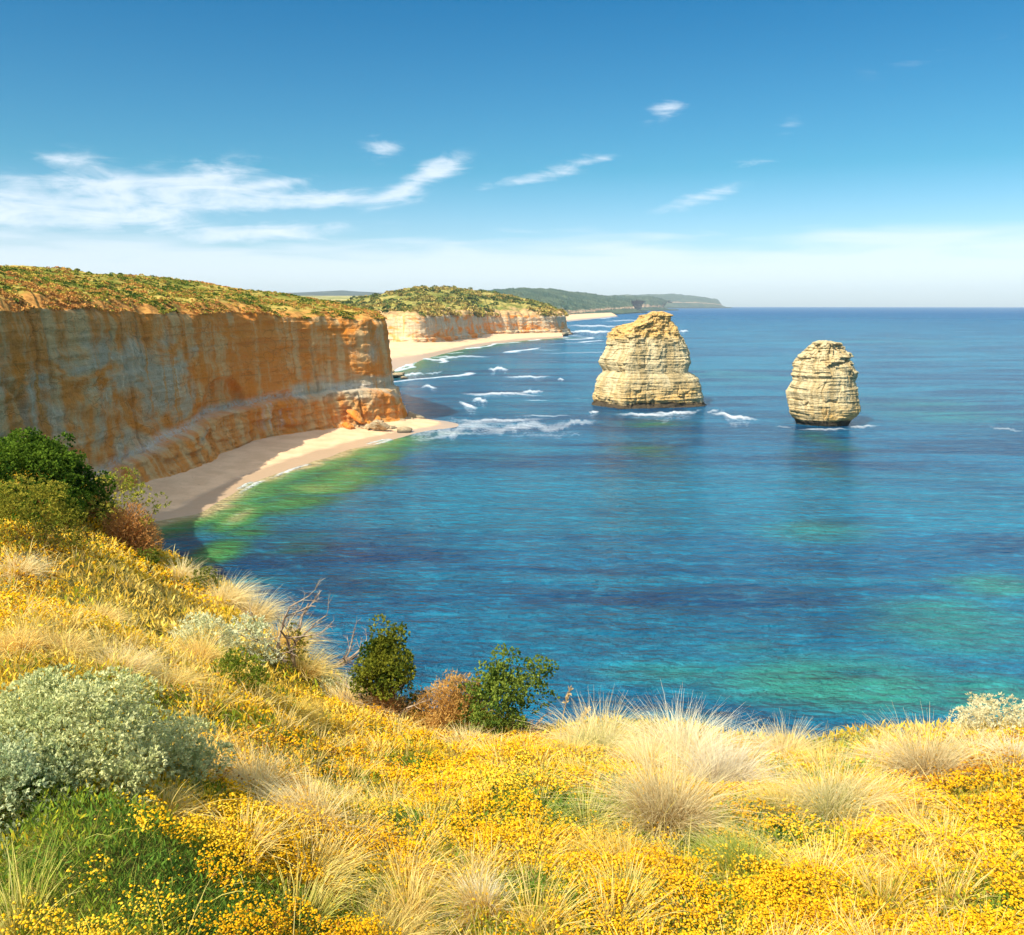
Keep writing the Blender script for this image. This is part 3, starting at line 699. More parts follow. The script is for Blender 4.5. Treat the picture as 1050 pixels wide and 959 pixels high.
    # origin at the foot
    c = Vector((float(cx[0]), Yc, 0)); o.data.transform(__import__('mathutils').Matrix.Translation(-c)); o.location = c
    tag(o, label, 'sea stack', 'limestone sea stacks standing in the bay')
    return o


g = lambda l: [(310 + y / 7, 590 + a / 7, 590 + b / 7) for y, a, b in l]
stack('sea_stack', g([(72, 545, 625), (85, 520, 660), (98, 470, 690), (140, 440, 705), (155, 380, 715), (185, 275, 735), (240, 240, 765), (330, 222, 805), (420, 172, 825), (455, 186, 822), (480, 200, 812), (495, 203, 806), (518, 178, 855), (540, 160, 880), (600, 140, 900), (660, 128, 905), (700, 120, 925), (735, 105, 945), (775, 108, 955), (790, 108, 955)]),
      449, [(-1, .15), (-.93, -.2), (-.60, -.80), (-.58, -.84), (-.5, -.88), (.78, -.46), (.93, -.25), (1, .1), (.7, .75), (-.4, .85), (-.9, .6)],
      'large golden broad flat-fronted rock stack with bright left flank, left of the other', 421, 200, depth=.62, crumble=.55, undercut=[(1.6, -1.4, 1.4)])
h = lambda l: [(340 + y / 8.72, 790 + a / 8.72, 790 + b / 8.72) for y, a, b in l]
stack('sea_stack', h([(98, 385, 600), (128, 362, 630), (160, 325, 650), (200, 275, 678), (250, 238, 705), (300, 212, 735), (350, 202, 753), (388, 193, 755), (415, 212, 754), (440, 214, 748), (475, 185, 765), (530, 155, 775), (570, 165, 772), (640, 165, 785), (690, 170, 790), (740, 182, 768), (775, 195, 725), (800, 225, 700), (830, 245, 690), (870, 255, 685), (890, 255, 685)]),
      377, [(-1, .1), (-.85, -.45), (-.35, -.85), (.25, -.88), (.8, -.55), (1, 0), (.75, .65), (.1, .9), (-.7, .7)],
      'small pale rounded rock stack with dark undercut foot standing alone at the right', 439, 300, depth=.9, crumble=.5)



# ---------------------------------------------------------------- boulders on the shore
M_ROCK = None
def rock_material():
    m, T, p = newmat('shore_rock', 0.85, 0.25)
    pos = T.node('ShaderNodeNewGeometry').outputs['Position']
    a = T.noise(pos, .5, 5, .6); b = T.noise(pos, 2.5, 5, .7); z = T.node('ShaderNodeSeparateXYZ'); T.l.new(pos, z.inputs[0])
    c = T.mix(T.ss(a, .35, .65), (0.30, 0.22, 0.12), (0.50, 0.38, 0.22))
    w = T.ss(T.math('ADD', z.outputs[2], T.math('MULTIPLY', T.math('SUBTRACT', b, .5), 1.5)), 1.8, .5)
    T.put(p.inputs['Base Color'], T.mix(w, c, (0.06, 0.05, 0.035)))
    T.put(p.inputs['Normal'], T.bump(T.math('ADD', a, b), .8, .5)); return m
M_ROCK = rock_material()
def boulder(x, y, z, s, seed, label, group, stretch=(1, 1, .7), rot=0.0):
    n, k = 34, 52
    th = np.linspace(0.02, math.pi - .02, n)[:, None]; ph = (np.arange(k) / k * 2 * math.pi)[None]
    d = np.stack([np.sin(th) * np.cos(ph), np.sin(th) * np.sin(ph), np.cos(th) + 0 * ph], -1)
    q_ = np.random.default_rng(seed); nn = q_.normal(size=(15, 3)); nn /= np.linalg.norm(nn, axis=1, keepdims=True); dd = q_.uniform(.62, 1.0, 15)
    r = np.min(dd / np.maximum(d @ nn.T, .05), axis=-1); r = np.minimum(r, 1.5)
    P = d * r[..., None]
    P = P * np.array(stretch) * s
    P += (fbm(P[..., 0] / s * 3, P[..., 1] / s * 3, P[..., 2] / s * 3, oct=3, seed=seed + 5) * .10 * s)[..., None] * d
    c, q = math.cos(rot), math.sin(rot); P = np.stack([P[..., 0] * c - P[..., 1] * q, P[..., 0] * q + P[..., 1] * c, P[..., 2]], -1)
    o = mk('boulder', P.reshape(-1, 3), [gridf(n, k, flip=True, wrap=True)], M_ROCK, smooth=True)
    o.location = (x, y, z); return tag(o, label, 'boulder', group)
RK = [  # photo px, py, size, stretch, label
    (427, 431, 3.0, (1.3, 1, .8), 'dark wet boulder at the very tip of the headland, largest of the dark ones'),
    (419, 433.5, 2.8, (1.2, 1, .6), 'dark low boulder against the foot of the headland, just left of the tip'),
    (412, 436, 2.4, (1.2, 1, .6), 'small dark boulder tucked against the corner of the headland foot'),
    (404, 440, 2.0, (1.4, 1, .6), 'dark slab below the dark boulders, half buried in shaded sand'),
    (413, 443.5, 2.6, (1.5, 1, .7), 'sunlit brown boulder lying on the sand spit below the headland'),
    (401, 442, 1.9, (1, 1, .8), 'sunlit boulder touching the left side of the brown one on the spit'),
    (388, 441, 1.7, (1.2, 1, .7), 'tan boulder at the edge of the cliff shadow on the beach'),
    (377, 443, 1.8, (1.3, 1, .6), 'squat boulder in shade under the slumped slab'),
    (366, 444.5, 1.5, (1, 1, .7), 'small shaded boulder left of the squat one under the slab'),
    (352, 446, 1.6, (1.3, 1, .6), 'shaded boulder at the foot of the fallen slabs, lowest left of them'),
    (404, 387.5, 3.4, (1.5, 1, .55), 'broad flat pale rock in the surf behind the headland'),
    (411, 385, 3.0, (1.2, 1, .7), 'upright tan rock at the outer end of the rocks behind the headland'),
    (401, 382.5, 2.6, (1.1, 1, .8), 'pale rock rising farthest back behind the headland'),
    (414, 388.5, 2.0, (1.1, 1, .6), 'small round rock at the seaward edge of the rocks behind the headland'),
]
for i, (px, py, s_, st, lb) in enumerate(RK):
    x, y = onsea(px, py)
    boulder(x, y, .25 * s_, s_, 500 + i, lb, 'boulders around the headland', st, i * 1.3)
# the slump of fallen slabs leaning on the cliff, and the rock fall in the second bay
SL = [(366, 427, 3.0, (1.5, .8, .5), -.5, 'long orange slab leaning on the cliff foot near the headland, uppermost'), (378, 434, 2.6, (1.4, .9, .5), -.6, 'orange slab sliding to the beach, rightmost of the fallen slabs'),
      (357, 435, 2.4, (1.2, .8, .6), -.4, 'orange block below the left end of the long slab'), (385, 428, 2.2, (1, .8, .8), -.2, 'orange block wedged between the long slab and the headland corner')]
for i, (px, py, s_, st, tlt, lb) in enumerate(SL):
    a = atd(px, py, 351 + i * 3)
    a = atd(px, py, {0: 351, 1: 356, 2: 348, 3: 364}[i])
    o = boulder(a[0] + .2, a[1], a[2] - .8, s_, 600 + i, lb, 'fallen slabs at the headland', st, -.7); o.rotation_euler = (0, -tlt, 0)
    o.data.materials[0] = M_CLIFF
    n = len(o.data.vertices); co = np.zeros(n * 3, np.float32); o.data.vertices.foreach_get('co', co); co = co.reshape(-1, 3)
    for nm, val in (('tone', np.ones(n, np.float32)), ('low', np.zeros(n, np.float32)), ('white', np.zeros(n, np.float32))):
        o.data.attributes.new(nm, 'FLOAT', 'POINT').data.foreach_set('value', val)
    o.data.attributes.new('uz', 'FLOAT2', 'POINT').data.foreach_set('vector', np.c_[co[:, 0] + 40, co[:, 2] + 8].astype(np.float32).ravel())
for i in range(26):
    px, py = 338 + (i * 37 % 61), 433 + (i * 23 % 10); x, y = onsea(px, py + 3)
    n_ = np.array((x + 62, y - 352)); boulder(x - 1.5, y + 1.5, .5 + (i * 13 % 5) * .55, 1.0 + (i * 7 % 6) * .22, 700 + i, 'small angular rubble block in the pile under the fallen slabs', 'rubble blocks at the cliff foot', (1.3, 1, .8), i * 1.1)
for i, (px, py, s_, st, lb) in enumerate([(485, 346, 9, (1, 1, 1.3), 'tall orange rock pinnacle slumped from the second bay cliff'), (490, 349.5, 7, (1.2, 1, .9), 'orange rockfall block at the water edge of the second bay, below the pinnacle'), (481, 351, 6, (1.3, 1, .7), 'smaller orange rockfall block on the sand of the second bay'), (571, 344, 6, (1.6, 1, .7), 'dark rock at the far point of the second bay cliff'), (578, 344.5, 5, (1.6, 1, .5), 'low dark reef rock off the far point of the second bay')]):
    x, y = onsea(px, py); boulder(x, y, s_ * .3, s_, 650 + i, lb, 'rocks of the second bay', st, i)


# ---------------------------------------------------------------- scrub on the clifftops
def card_soup(P, Dn, size, asp, col, jit=.25, bend=0.0):
    """one leaf-shaped quad per point: P (n,3) roots, Dn (n,3) unit directions"""
    n = len(P); a = rng.normal(size=(n, 3)); s = np.cross(Dn, a); s /= np.linalg.norm(s, axis=1, keepdims=True) + 1e-9
    size = np.broadcast_to(np.asarray(size, float), (n,))[:, None]
    mid = P + Dn * size * .55; tip = P + Dn * size
    w = s * size * asp * .5
    V = np.stack([P, mid + w, tip, mid - w], 1).reshape(-1, 3)
    Fc = (np.arange(n) * 4)[:, None] + np.arange(4)[None]
    C = np.repeat(col * (1 + rng.uniform(-jit, jit, (n, 1))), 4, 0)
    return V, Fc, np.clip(C, 0, 1)


def leaf_material(name, trans=.35, rough=.7):
    m = bpy.data.materials.new(name); m.use_nodes = True; T = NT(m.node_tree); T.n.clear()
    c = T.attr('Col').outputs['Color']
    d = T.node('ShaderNodeBsdfDiffuse'); t = T.node('ShaderNodeBsdfTranslucent'); mx = T.node('ShaderNodeMixShader'); o = T.node('ShaderNodeOutputMaterial')
    T.put(d.inputs[0], c); T.put(t.inputs[0], c); mx.inputs[0].default_value = trans
    T.l.new(d.outputs[0], mx.inputs[1]); T.l.new(t.outputs[0], mx.inputs[2]); T.l.new(mx.outputs[0], o.inputs[0]); return m


M_LEAF = leaf_material('leaf'); M_GRASS = leaf_material('grass_blade', .45); M_PETAL = leaf_material('flower_head', .2)
M_SCRUBLEAF = leaf_material('scrub_leaf', .1)


def scrub_cover(name, L, n, size, rows, colors, label, near_rim=.5):
    T = L['top']; nr, nc, _ = T.shape; 
    i = (rng.random(n) ** 1.2 * (rows - 1)); j = rng.random(n) * (nc - 2)
    i0, j0 = i.astype(int), j.astype(int); fi, fj = (i - i0)[:, None], (j - j0)[:, None]
    P = (T[i0, j0] * (1 - fi) + T[i0 + 1, j0] * fi) * (1 - fj) + (T[i0, j0 + 1] * (1 - fi) + T[i0 + 1, j0 + 1] * fi) * fj
    rim = L['rim'][i0, j0]
    keep = (fbm(P[:, 0] / size / 9, P[:, 1] / size / 9, oct=3, seed=200) + rng.normal(0, .22, n) - rim * .35) > -.12
    P = P[keep]; m = len(P); rim = rim[keep]
    s = size * rng.uniform(.5, 1.4, m)
    K = 22
    base = np.repeat(P, K, 0); d = rng.normal(size=(m * K, 3)); d[:, 2] = np.abs(d[:, 2]) * 1.0 + .1; d /= np.linalg.norm(d, axis=1, keepdims=True)
    ss = np.repeat(s, K); Q = base + d * (ss * .45)[:, None] * np.array([1.2, 1.2, .6]) - np.array([0, 0, .05])
    ck = np.clip((fbm(P[:, 0] / size / 16, P[:, 1] / size / 16, oct=3, seed=210) + rng.normal(0, .35, m)) * .9 + .5 + rim * .35, 0, .999)
    cc = np.array(colors); ci = np.floor(ck * len(cc)).astype(int); c = cc[ci] * rng.uniform(.75, 1.25, (m, 1))
    V, Fc, C = card_soup(Q, d, ss * .55, .95, np.repeat(c, K, 0))
    tag(mk(name, V, Fc, M_SCRUBLEAF, Col=C), label, 'scrub', kind='stuff')


SCR = [(0.08, 0.13, 0.02), (0.13, 0.18, 0.025), (0.22, 0.24, 0.035), (0.38, 0.32, 0.05), (0.50, 0.36, 0.07), (0.56, 0.32, 0.08), (0.52, 0.26, 0.07)]
scrub_cover('clifftop_shrubs', L1, 30000, .85, 56, SCR, 'low green and orange scrub covering the top of the near cliff')
scrub_cover('headland_shrubs', L0, 7000, .85, 56, SCR, 'low scrub on the clifftop joining the foreground hill')
scrub_cover('bay_clifftop_shrubs', L2, 9000, 5, 48, [(0.06, 0.10, 0.025), (0.09, 0.13, 0.03), (0.15, 0.17, 0.04), (0.26, 0.24, 0.05), (0.40, 0.30, 0.08)], 'green scrub covering the hills above the second bay')


# ---------------------------------------------------------------- the foreground hill
EDGE = [(-180, 60, -2.5), (-120, 70, -4), (-80, 80, -5), (-60, 62, -5.4), (-45, 45, -5.6), (-38, 36, -5.5)]
for px, py, r in [(0, 470, 28), (60, 492, 25), (110, 520, 22), (160, 566, 17.5), (200, 592, 15.4), (235, 612, 13.8), (285, 655, 11.6), (330, 693, 10.2), (400, 728, 9.0), (470, 745, 8.5), (550, 752, 8.1), (620, 752, 8.1), (700, 756, 8.0), (780, 762, 7.9), (860, 762, 8.0), (950, 751, 8.3), (1050, 738, 8.8)]:
    x, y, z = raydir(px, py); hxy = math.hypot(x, y); EDGE.append((math.degrees(math.atan2(x, y)), r, r * z / hxy))
EDGE += [(40, 9.5, -4.6), (60, 11, -4.6), (90, 16, -4.5), (130, 35, -3.5), (180, 60, -2.5)]
EDGE = np.array(EDGE)


def ground(x, y, detail=True):
    x = np.asarray(x, float); y = np.asarray(y, float)
    a = np.degrees(np.arctan2(x, y)); r = np.hypot(x, y)
    re = np.interp(a, EDGE[:, 0], EDGE[:, 1]); ze = np.interp(a, EDGE[:, 0], EDGE[:, 2])
    t = r / re
    z = -1.65 + (ze + 1.65) * np.minimum(t, 1)
    o = np.maximum(r - re, 0)
    z = z - np.where(o > 0, .9 * o * sstep(o, 0, 1.2) + .25 * np.minimum(o, 3) ** 2, 0)
    if detail:
        k = sstep(r, .8, 2.5) * (1 - sstep(o, 0, 6) * .3)
        z = z + k * (fbm(x / 1.3, y / 1.3, oct=3, seed=300) * .20 + fbm(x / .45, y / .45, oct=2, seed=301) * .07 + fbm(x / 5, y / 5, oct=2, seed=302) * .22)
    return H + z


def at(px, py):
    """point of the hill seen at a photo pixel"""
    x, y, z = raydir(px, py); t = np.geomspace(1.2, 60, 1500)
    P = np.stack([x * t, y * t, H + z * t], 1); hit = P[:, 2] < ground(P[:, 0], P[:, 1])
    i = int(np.argmax(hit)) if hit.any() else -1
    if i < 0:
        # ray passes over the rim: take the rim itself
        a = math.degrees(math.atan2(x, y)); r = np.interp(a, EDGE[:, 0], EDGE[:, 1]); X, Y = r * math.sin(R(a)), r * math.cos(R(a))
        return np.array([X, Y, float(ground(X, Y))])
    return P[i]


def mpp(P):
    """metres per photo pixel at a point"""
    return float(P[1] * math.cos(PITCH) + (H - P[2]) * math.sin(PITCH)) / F


def soil_material():
    m, T, p = newmat('hill_soil', 1.0, 0.0)
    pos = T.node('ShaderNodeNewGeometry').outputs['Position']
    a = T.noise(pos, 1.5, 5, .6); b = T.noise(pos, 14, 4, .7)
    c = T.mix(T.ss(a, .4, .6), (0.16, 0.13, 0.03), (0.32, 0.24, 0.06)); c = T.mix(T.math('MULTIPLY', T.ss(b, .4, .7), .6), c, (0.07, 0.09, 0.02))
    T.put(p.inputs['Base Color'], c); T.put(p.inputs['Normal'], T.bump(b, 1.0, .06)); return m


def build_hill():
    aa = np.radians(np.r_[np.linspace(-180, -42, 90)[:-1], np.linspace(-42, 42, 420), np.linspace(42, 180, 90)[1:]])
    tt = np.r_[np.linspace(0.0, 1.0, 220) ** 1.2, 1.0 + np.geomspace(.01, 1.0, 30)]
    re = np.interp(np.degrees(aa), EDGE[:, 0], EDGE[:, 1])
    rr = np.where(tt[:, None] <= 1, tt[:, None] * re[None], re[None] + (tt[:, None] - 1) * 24)
    X, Y = rr * np.sin(aa)[None], rr * np.cos(aa)[None]; Z = ground(X, Y)
    skx, sky_ = X[-1] * 1.02, Y[-1] * 1.02                       # drop to below the sea
    X = np.r_[X, skx[None] * 1.15]; Y = np.r_[Y, sky_[None] * 1.15]; Z = np.r_[Z, np.full((1, len(aa)), -2.0)]
    Z = np.maximum(Z, -2.0)
    o = mk('headland_ground', np.stack([X, Y, Z], -1).reshape(-1, 3), gridf(*X.shape, flip=True), soil_material(), smooth=True)
    tag(o, kind='structure')


build_hill()

# cover types painted on the hill in photo space, then used as ground positions
def project(P):
    d = P - np.array([0, 0, H]); c, s = math.cos(PITCH), math.sin(PITCH)
    depth = d[:, 1] * c - d[:, 2] * s; up = d[:, 1] * s + d[:, 2] * c
    depth = np.maximum(depth, .01)
    return 525 + d[:, 0] / depth * F, 479.5 - up / depth * F


def patch_list(lst):
    out = []
    for px, py, hw, hh, st in lst:
        a, b, c, d = at(px - hw, py), at(px + hw, py), at(px, py - hh), at(px, py + hh)
        m = at(px, py); out.append((m[0], m[1], max(.15, np.hypot(*(b - a)[:2]) / 2), max(.2, np.hypot(*(d - c)[:2]) / 2), math.atan2(m[0], m[1]), st))
    return out


def pf(patches, x, y):
    """soft membership of a ground point in a list of patches"""
    f = np.zeros(len(x))
    for mx, my, rx, ry, a, st in patches:
        c, s = math.cos(a), math.sin(a); dx, dy = x - mx, y - my
        u = (dx * c - dy * s) / rx; v = (dx * s + dy * c) / ry
        f = np.maximum(f, st * np.exp(-(u * u + v * v) * 1.1))
    return f


GREEN = patch_list([(60, 900, 150, 60, .9), (200, 935, 140, 50, 1.0), (310, 958, 90, 40, .9), (40, 990, 180, 60, .8), (10, 820, 30, 30, .9), (590, 850, 110, 50, .75), (720, 870, 90, 40, .7), (790, 850, 50, 30, .9), (850, 790, 60, 30, .7),
                    (430, 800, 60, 24, .5), (430, 850, 70, 18, .8), (290, 770, 30, 14, .4), (1010, 940, 60, 20, .5), (980, 830, 60, 20, .4), (640, 930, 120, 40, .8), (540, 890, 80, 30, .7), (900, 930, 90, 30, .6), (400, 930, 70, 24, .6), (150, 850, 60, 24, .6), (40, 500, 60, 20, .4), (420, 735, 50, 8, .5)])
STRAW = patch_list([(620, 770, 90, 20, 1.0), (720, 775, 90, 26, 1.1), (820, 770, 90, 22, .8), (940, 765, 90, 20, .8), (690, 810, 70, 40, .8), (860, 830, 80, 30, .6), (270, 795, 90, 30, .7), (320, 820, 60, 30, .8),
                    (40, 650, 70, 16, 1.0), (120, 670, 90, 24, .9), (210, 640, 60, 30, .6), (250, 620, 50, 20, .8), (310, 660, 40, 30, .9), (330, 700, 70, 14, .7), (470, 760, 80, 10, .6), (200, 590, 30, 20, .7), (430, 930, 130, 30, .6), (600, 800, 90, 16, .5),
                    (30, 570, 50, 12, .5), (1000, 790, 80, 16, .4), (880, 900, 100, 26, .4), (380, 715, 60, 10, .7), (500, 900, 60, 30, .6)])
RUST = patch_list([(80, 545, 40, 12, .6), (100, 520, 30, 20, .8), (270, 815, 60, 18, .7), (400, 890, 40, 18, .4), (1040, 800, 40, 30, .7), (1000, 840, 60, 20, .5), (120, 600, 60, 16, .4), (30, 610, 40, 16, .4), (260, 770, 40, 16, .4)])
SAGE_AREA = patch_list([(70, 745, 105, 62, 1.4), (0, 790, 60, 60, 1.3), (230, 660, 48, 24, 1.0)])


def sample_hill(n, a0=-54, a1=47, far=1.0, near=1.6):
    """ground points spread so that density falls with distance"""
    a = R(1) * rng.uniform(a0, a1, n); re = np.interp(np.degrees(a), EDGE[:, 0], EDGE[:, 1])
    r = near * (re * far / near) ** rng.random(n)
    # thin the far end: uniform in view angle, not in log distance
    keep = rng.random(n) < np.clip((2.2 / r) ** .55 * 1.3, 0, 1)
    a, r = a[keep], r[keep]; x, y = r * np.sin(a), r * np.cos(a)
    return x, y, r


def flowers():
    x, y, r = sample_hill(760000)
    g = pf(GREEN, x, y); s = pf(STRAW, x, y); sg = pf(SAGE_AREA, x, y)
    cl = fbm(x / .5, y / .5, oct=4, seed=320); cl2 = fbm(x / .085, y / .085, oct=3, seed=321)
    keep = (cl * 1.1 + cl2 * .95 + .20 + np.clip(r - 7, 0, 8) * .04 - g * .62 - s * .5 - sg * 3.0 + rng.normal(0, .26, len(x))) > 0
    x, y, r = x[keep], y[keep], r[keep]; n = len(x)
    z = ground(x, y) + rng.uniform(.05, .13, n) + .04 * fbm(x / .1, y / .1, oct=2, seed=322)
    sz = rng.uniform(.0028, .0072, n) * np.clip(r / 3.6, .6, 4.5) ** .85
    # each head: a small lumpy dome of six petals round a crown
    k = 6; ang = rng.uniform(0, 6.28, n)[:, None] + np.arange(k)[None] / k * 2 * math.pi
    tilt = rng.normal(0, .35, (n, 2))
    ring = np.stack([np.cos(ang), np.sin(ang), np.zeros_like(ang)], -1) * sz[:, None, None]
    ring[..., 2] = ring[..., 0] * tilt[:, :1] + ring[..., 1] * tilt[:, 1:] + rng.uniform(-.35, .2, (n, k)) * sz[:, None]
    c = np.stack([x, y, z], 1)
    V = np.concatenate([(c + np.stack([0 * x, 0 * x, sz * .75], 1))[:, None], c[:, None] + ring, (c - np.stack([0 * x, 0 * x, sz * .8], 1))[:, None]], 1)
    b = (np.arange(n) * (k + 2))[:, None, None]; j = np.arange(k)
    tri = np.concatenate([np.stack([0 * j, 1 + j, 1 + (j + 1) % k], 1), np.stack([0 * j + k + 1, 1 + (j + 1) % k, 1 + j], 1)])
    Fc = (b + tri[None]).reshape(-1, 3)
    ru = pf(RUST, x, y) + fbm(x / .7, y / .7, oct=3, seed=324) * .8 + fbm(x / .18, y / .18, oct=2, seed=325) * .35 + rng.normal(0, .3, n)
    yel = np.array([(0.84, 0.465, 0.010)]); pale = np.array([(0.84, 0.57, 0.05)]); org = np.array([(0.74, 0.36, 0.015)]); brn = np.array([(0.36, 0.15, 0.02)])
    q = np.clip(ru, -1, 1)[:, None]
    col = np.where(q < 0, yel + (pale - yel) * np.clip(-q * 1.6, 0, 1), yel + (org - yel) * np.clip(q * 1.6, 0, 1)); col = np.where(q > .72, brn, col)
    col = col * rng.uniform(.8, 1.12, (n, 1))
    tag(mk('yellow_flowers', V.reshape(-1, 3), Fc, M_PETAL, Col=np.repeat(np.clip(col, 0, 1), k + 2, 0)), 'mat of small yellow flower heads covering the foreground hill', 'flowers', kind='stuff')


def undergrowth():
    x, y, r = sample_hill(570000, far=1.1)
    g = pf(GREEN, x, y); s = pf(STRAW, x, y); sg = pf(SAGE_AREA, x, y); ru = pf(RUST, x, y); n = len(x)
    z = ground(x, y) + rng.uniform(-.02, .07, n)
    d = rng.normal(0, .55, (n, 3)); d[:, 2] = np.abs(rng.normal(.8, .3, n)); d /= np.linalg.norm(d, axis=1, keepdims=True)
    v = g * .95 - s * .5 - np.clip(r - 7, 0, 8) * .05 + fbm(x / .35, y / .35, oct=4, seed=330) * 1.1 + .0 + rng.normal(0, .25, n)
    dg = np.array([(0.12, 0.22, 0.03)]); lg = np.array([(0.30, 0.35, 0.03)]); yl = np.array([(0.78, 0.48, 0.03)]); st = np.array([(0.88, 0.64, 0.15)])
    q = v[:, None]
    col = np.where(q > .35, lg + (dg - lg) * np.clip((q - .35) * 1.6, 0, 1), np.where(q > -.1, yl + (lg - yl) * np.clip((q + .1) * 2.2, 0, 1), yl + (st - yl) * np.clip((-.1 - q) * 1.4, 0, 1)))
    col = col + (np.array([(0.40, 0.20, 0.04)]) - col) * np.clip(ru * .7 - .1, 0, .7)[:, None]
    sz = rng.uniform(.018, .05, n) * np.clip(r / 4, .55, 3.5) ** .85
    V, Fc, C = card_soup(np.stack([x, y, z], 1), d, sz, .22, col, .3)
    tag(mk('ground_leaves', V, Fc, M_LEAF, Col=C), 'low leafy ground cover between the flowers on the foreground hill', 'ground cover', kind='stuff')


def blades(P, D, Ln, width, droop, c0, c1, seg=4, wind=(0, 0)):
    """curved tapering blades: P roots, D start directions, Ln lengths; colours c0 at the root to c1 at the tip"""
    n = len(P); t = np.linspace(0, 1, seg + 1)[None, :, None]; Ln = Ln[:, None, None]
    out = D.copy(); out[:, 2] = 0; on = np.linalg.norm(out, axis=1, keepdims=True) + 1e-6
    out = out / on * np.minimum(1, on * 2.5) + np.array([wind[0], wind[1], 0])
    dr = np.asarray(droop)[:, None, None]
    C = P[:, None] + D[:, None] * Ln * t + (out[:, None] * .35 + np.array([0, 0, -.55])) * dr * Ln * t ** 2.2
    side = np.cross(D, rng.normal(size=(n, 3))); side /= np.linalg.norm(side, axis=1, keepdims=True) + 1e-9
    w = np.asarray(width)[:, None, None] * np.array([1.0, 1.0, .85, .55, .12][:seg + 1] if seg == 4 else np.linspace(1, .12, seg + 1))[None, :, None] * .5
    A, B = C + side[:, None] * w, C - side[:, None] * w
    V = np.stack([A, B], 2).reshape(-1, 3)
    base = (np.arange(n) * (seg + 1) * 2)[:, None, None]; k = (np.arange(seg) * 2)[None, :, None]
    Fc = (base + k + np.array([0, 1, 3, 2])[None, None]).reshape(-1, 4)
    tc_ = np.clip((t - .10) * 1.7, 0, 1)
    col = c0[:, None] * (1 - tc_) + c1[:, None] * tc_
    return V, Fc, np.clip(np.repeat(col[:, :, None], 2, 2).reshape(-1, 3), 0, 1)


def dry_grass():
    x, y, r = sample_hill(205000, far=1.03)
    g = pf(GREEN, x, y); s = pf(STRAW, x, y); sg = pf(SAGE_AREA, x, y)
    re = np.interp(np.degrees(np.arctan2(x, y)), EDGE[:, 0], EDGE[:, 1]); edge = sstep(r / re, .86, 1)
    cn = fbm(x / .55, y / .55, oct=3, seed=340)
    keep = (s * 1.0 + cn * .8 + edge * .3 - .12 - sg * 1.2 + rng.normal(0, .22, len(x))) > 0
    x, y, r, g, s, cn = x[keep], y[keep], r[keep], g[keep], s[keep], cn[keep]; n = len(x)
    # gather the blades into loose tufts that lean outward
    cell = .30; cxk, cyk = np.floor(x / cell), np.floor(y / cell)
    tx = (cxk + .2 + .6 * _hash(cxk, cyk, 0 * cxk, 1)) * cell; ty = (cyk + .2 + .6 * _hash(cxk, cyk, 0 * cxk, 2)) * cell
    x2, y2 = tx + (x - tx) * .35, ty + (y - ty) * .35
    z = ground(x2, y2) - .02
    D = np.stack([(x - tx) * 2.6, (y - ty) * 2.6, np.ones(n)], 1) + rng.normal(0, .14, (n, 3)) + np.array([.18, 0, 0]) * fbm(x / 1.5, y / 1.5, seed=341)[:, None]
    D /= np.linalg.norm(D, axis=1, keepdims=True)
    Ln = rng.uniform(.10, .26, n) * (1 + .5 * _hash(cxk, cyk, 0 * cxk, 3))
    gr = np.clip(g * 1.0 + fbm(x / .8, y / .8, oct=2, seed=342) * .7 - .15 + rng.normal(0, .12, n), 0, 1)[:, None]
    pale = np.array([(0.98, 0.80, 0.36)]); gold = np.array([(0.92, 0.64, 0.09)]); grn = np.array([(0.48, 0.55, 0.08)])
    mixg = rng.random((n, 1)) * .8
    tip = pale * (1 - mixg) + gold * mixg; tip = tip * (1 - gr) + grn * gr
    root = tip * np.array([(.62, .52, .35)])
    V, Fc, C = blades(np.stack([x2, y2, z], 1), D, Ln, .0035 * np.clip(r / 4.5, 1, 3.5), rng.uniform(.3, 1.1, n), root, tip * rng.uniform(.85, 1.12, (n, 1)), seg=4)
    tag(mk('dry_grass', V, Fc, M_GRASS, Col=C), 'loose straw coloured grass growing through the flowers', 'grass', kind='stuff')


def green_grass():
    x, y, r = sample_hill(120000, a0=-40, a1=40, far=.9)
    g = pf(GREEN, x, y); sg = pf(SAGE_AREA, x, y); k = (g * 1.0 + fbm(x / .6, y / .6, oct=3, seed=350) * .9 - .12 - sg + rng.normal(0, .18, len(x))) > 0
    x, y, r, g = x[k], y[k], r[k], g[k]; n = len(x); z = ground(x, y) - .01
    D = np.stack([rng.normal(0, .38, n) + .25 * fbm(x / .4, y / .4, seed=351), rng.normal(0, .38, n), np.ones(n)], 1); D /= np.linalg.norm(D, axis=1, keepdims=True)
    q = np.clip(rng.random((n, 1)) * 1.1 - .25 * g[:, None] , 0, 1)
    tip = np.array([(0.24, 0.38, 0.05)]) * (1 - q) + np.array([(0.84, 0.72, 0.14)]) * q
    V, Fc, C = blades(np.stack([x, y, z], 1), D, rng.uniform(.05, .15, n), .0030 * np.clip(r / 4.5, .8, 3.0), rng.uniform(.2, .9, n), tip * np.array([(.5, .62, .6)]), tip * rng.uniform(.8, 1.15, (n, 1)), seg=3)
    tag(mk('green_grass', V, Fc, M_GRASS, Col=C), 'fine green and yellow grass blades mixed through the flowers', 'grass', kind='stuff')


flowers(); undergrowth(); dry_grass(); green_grass()


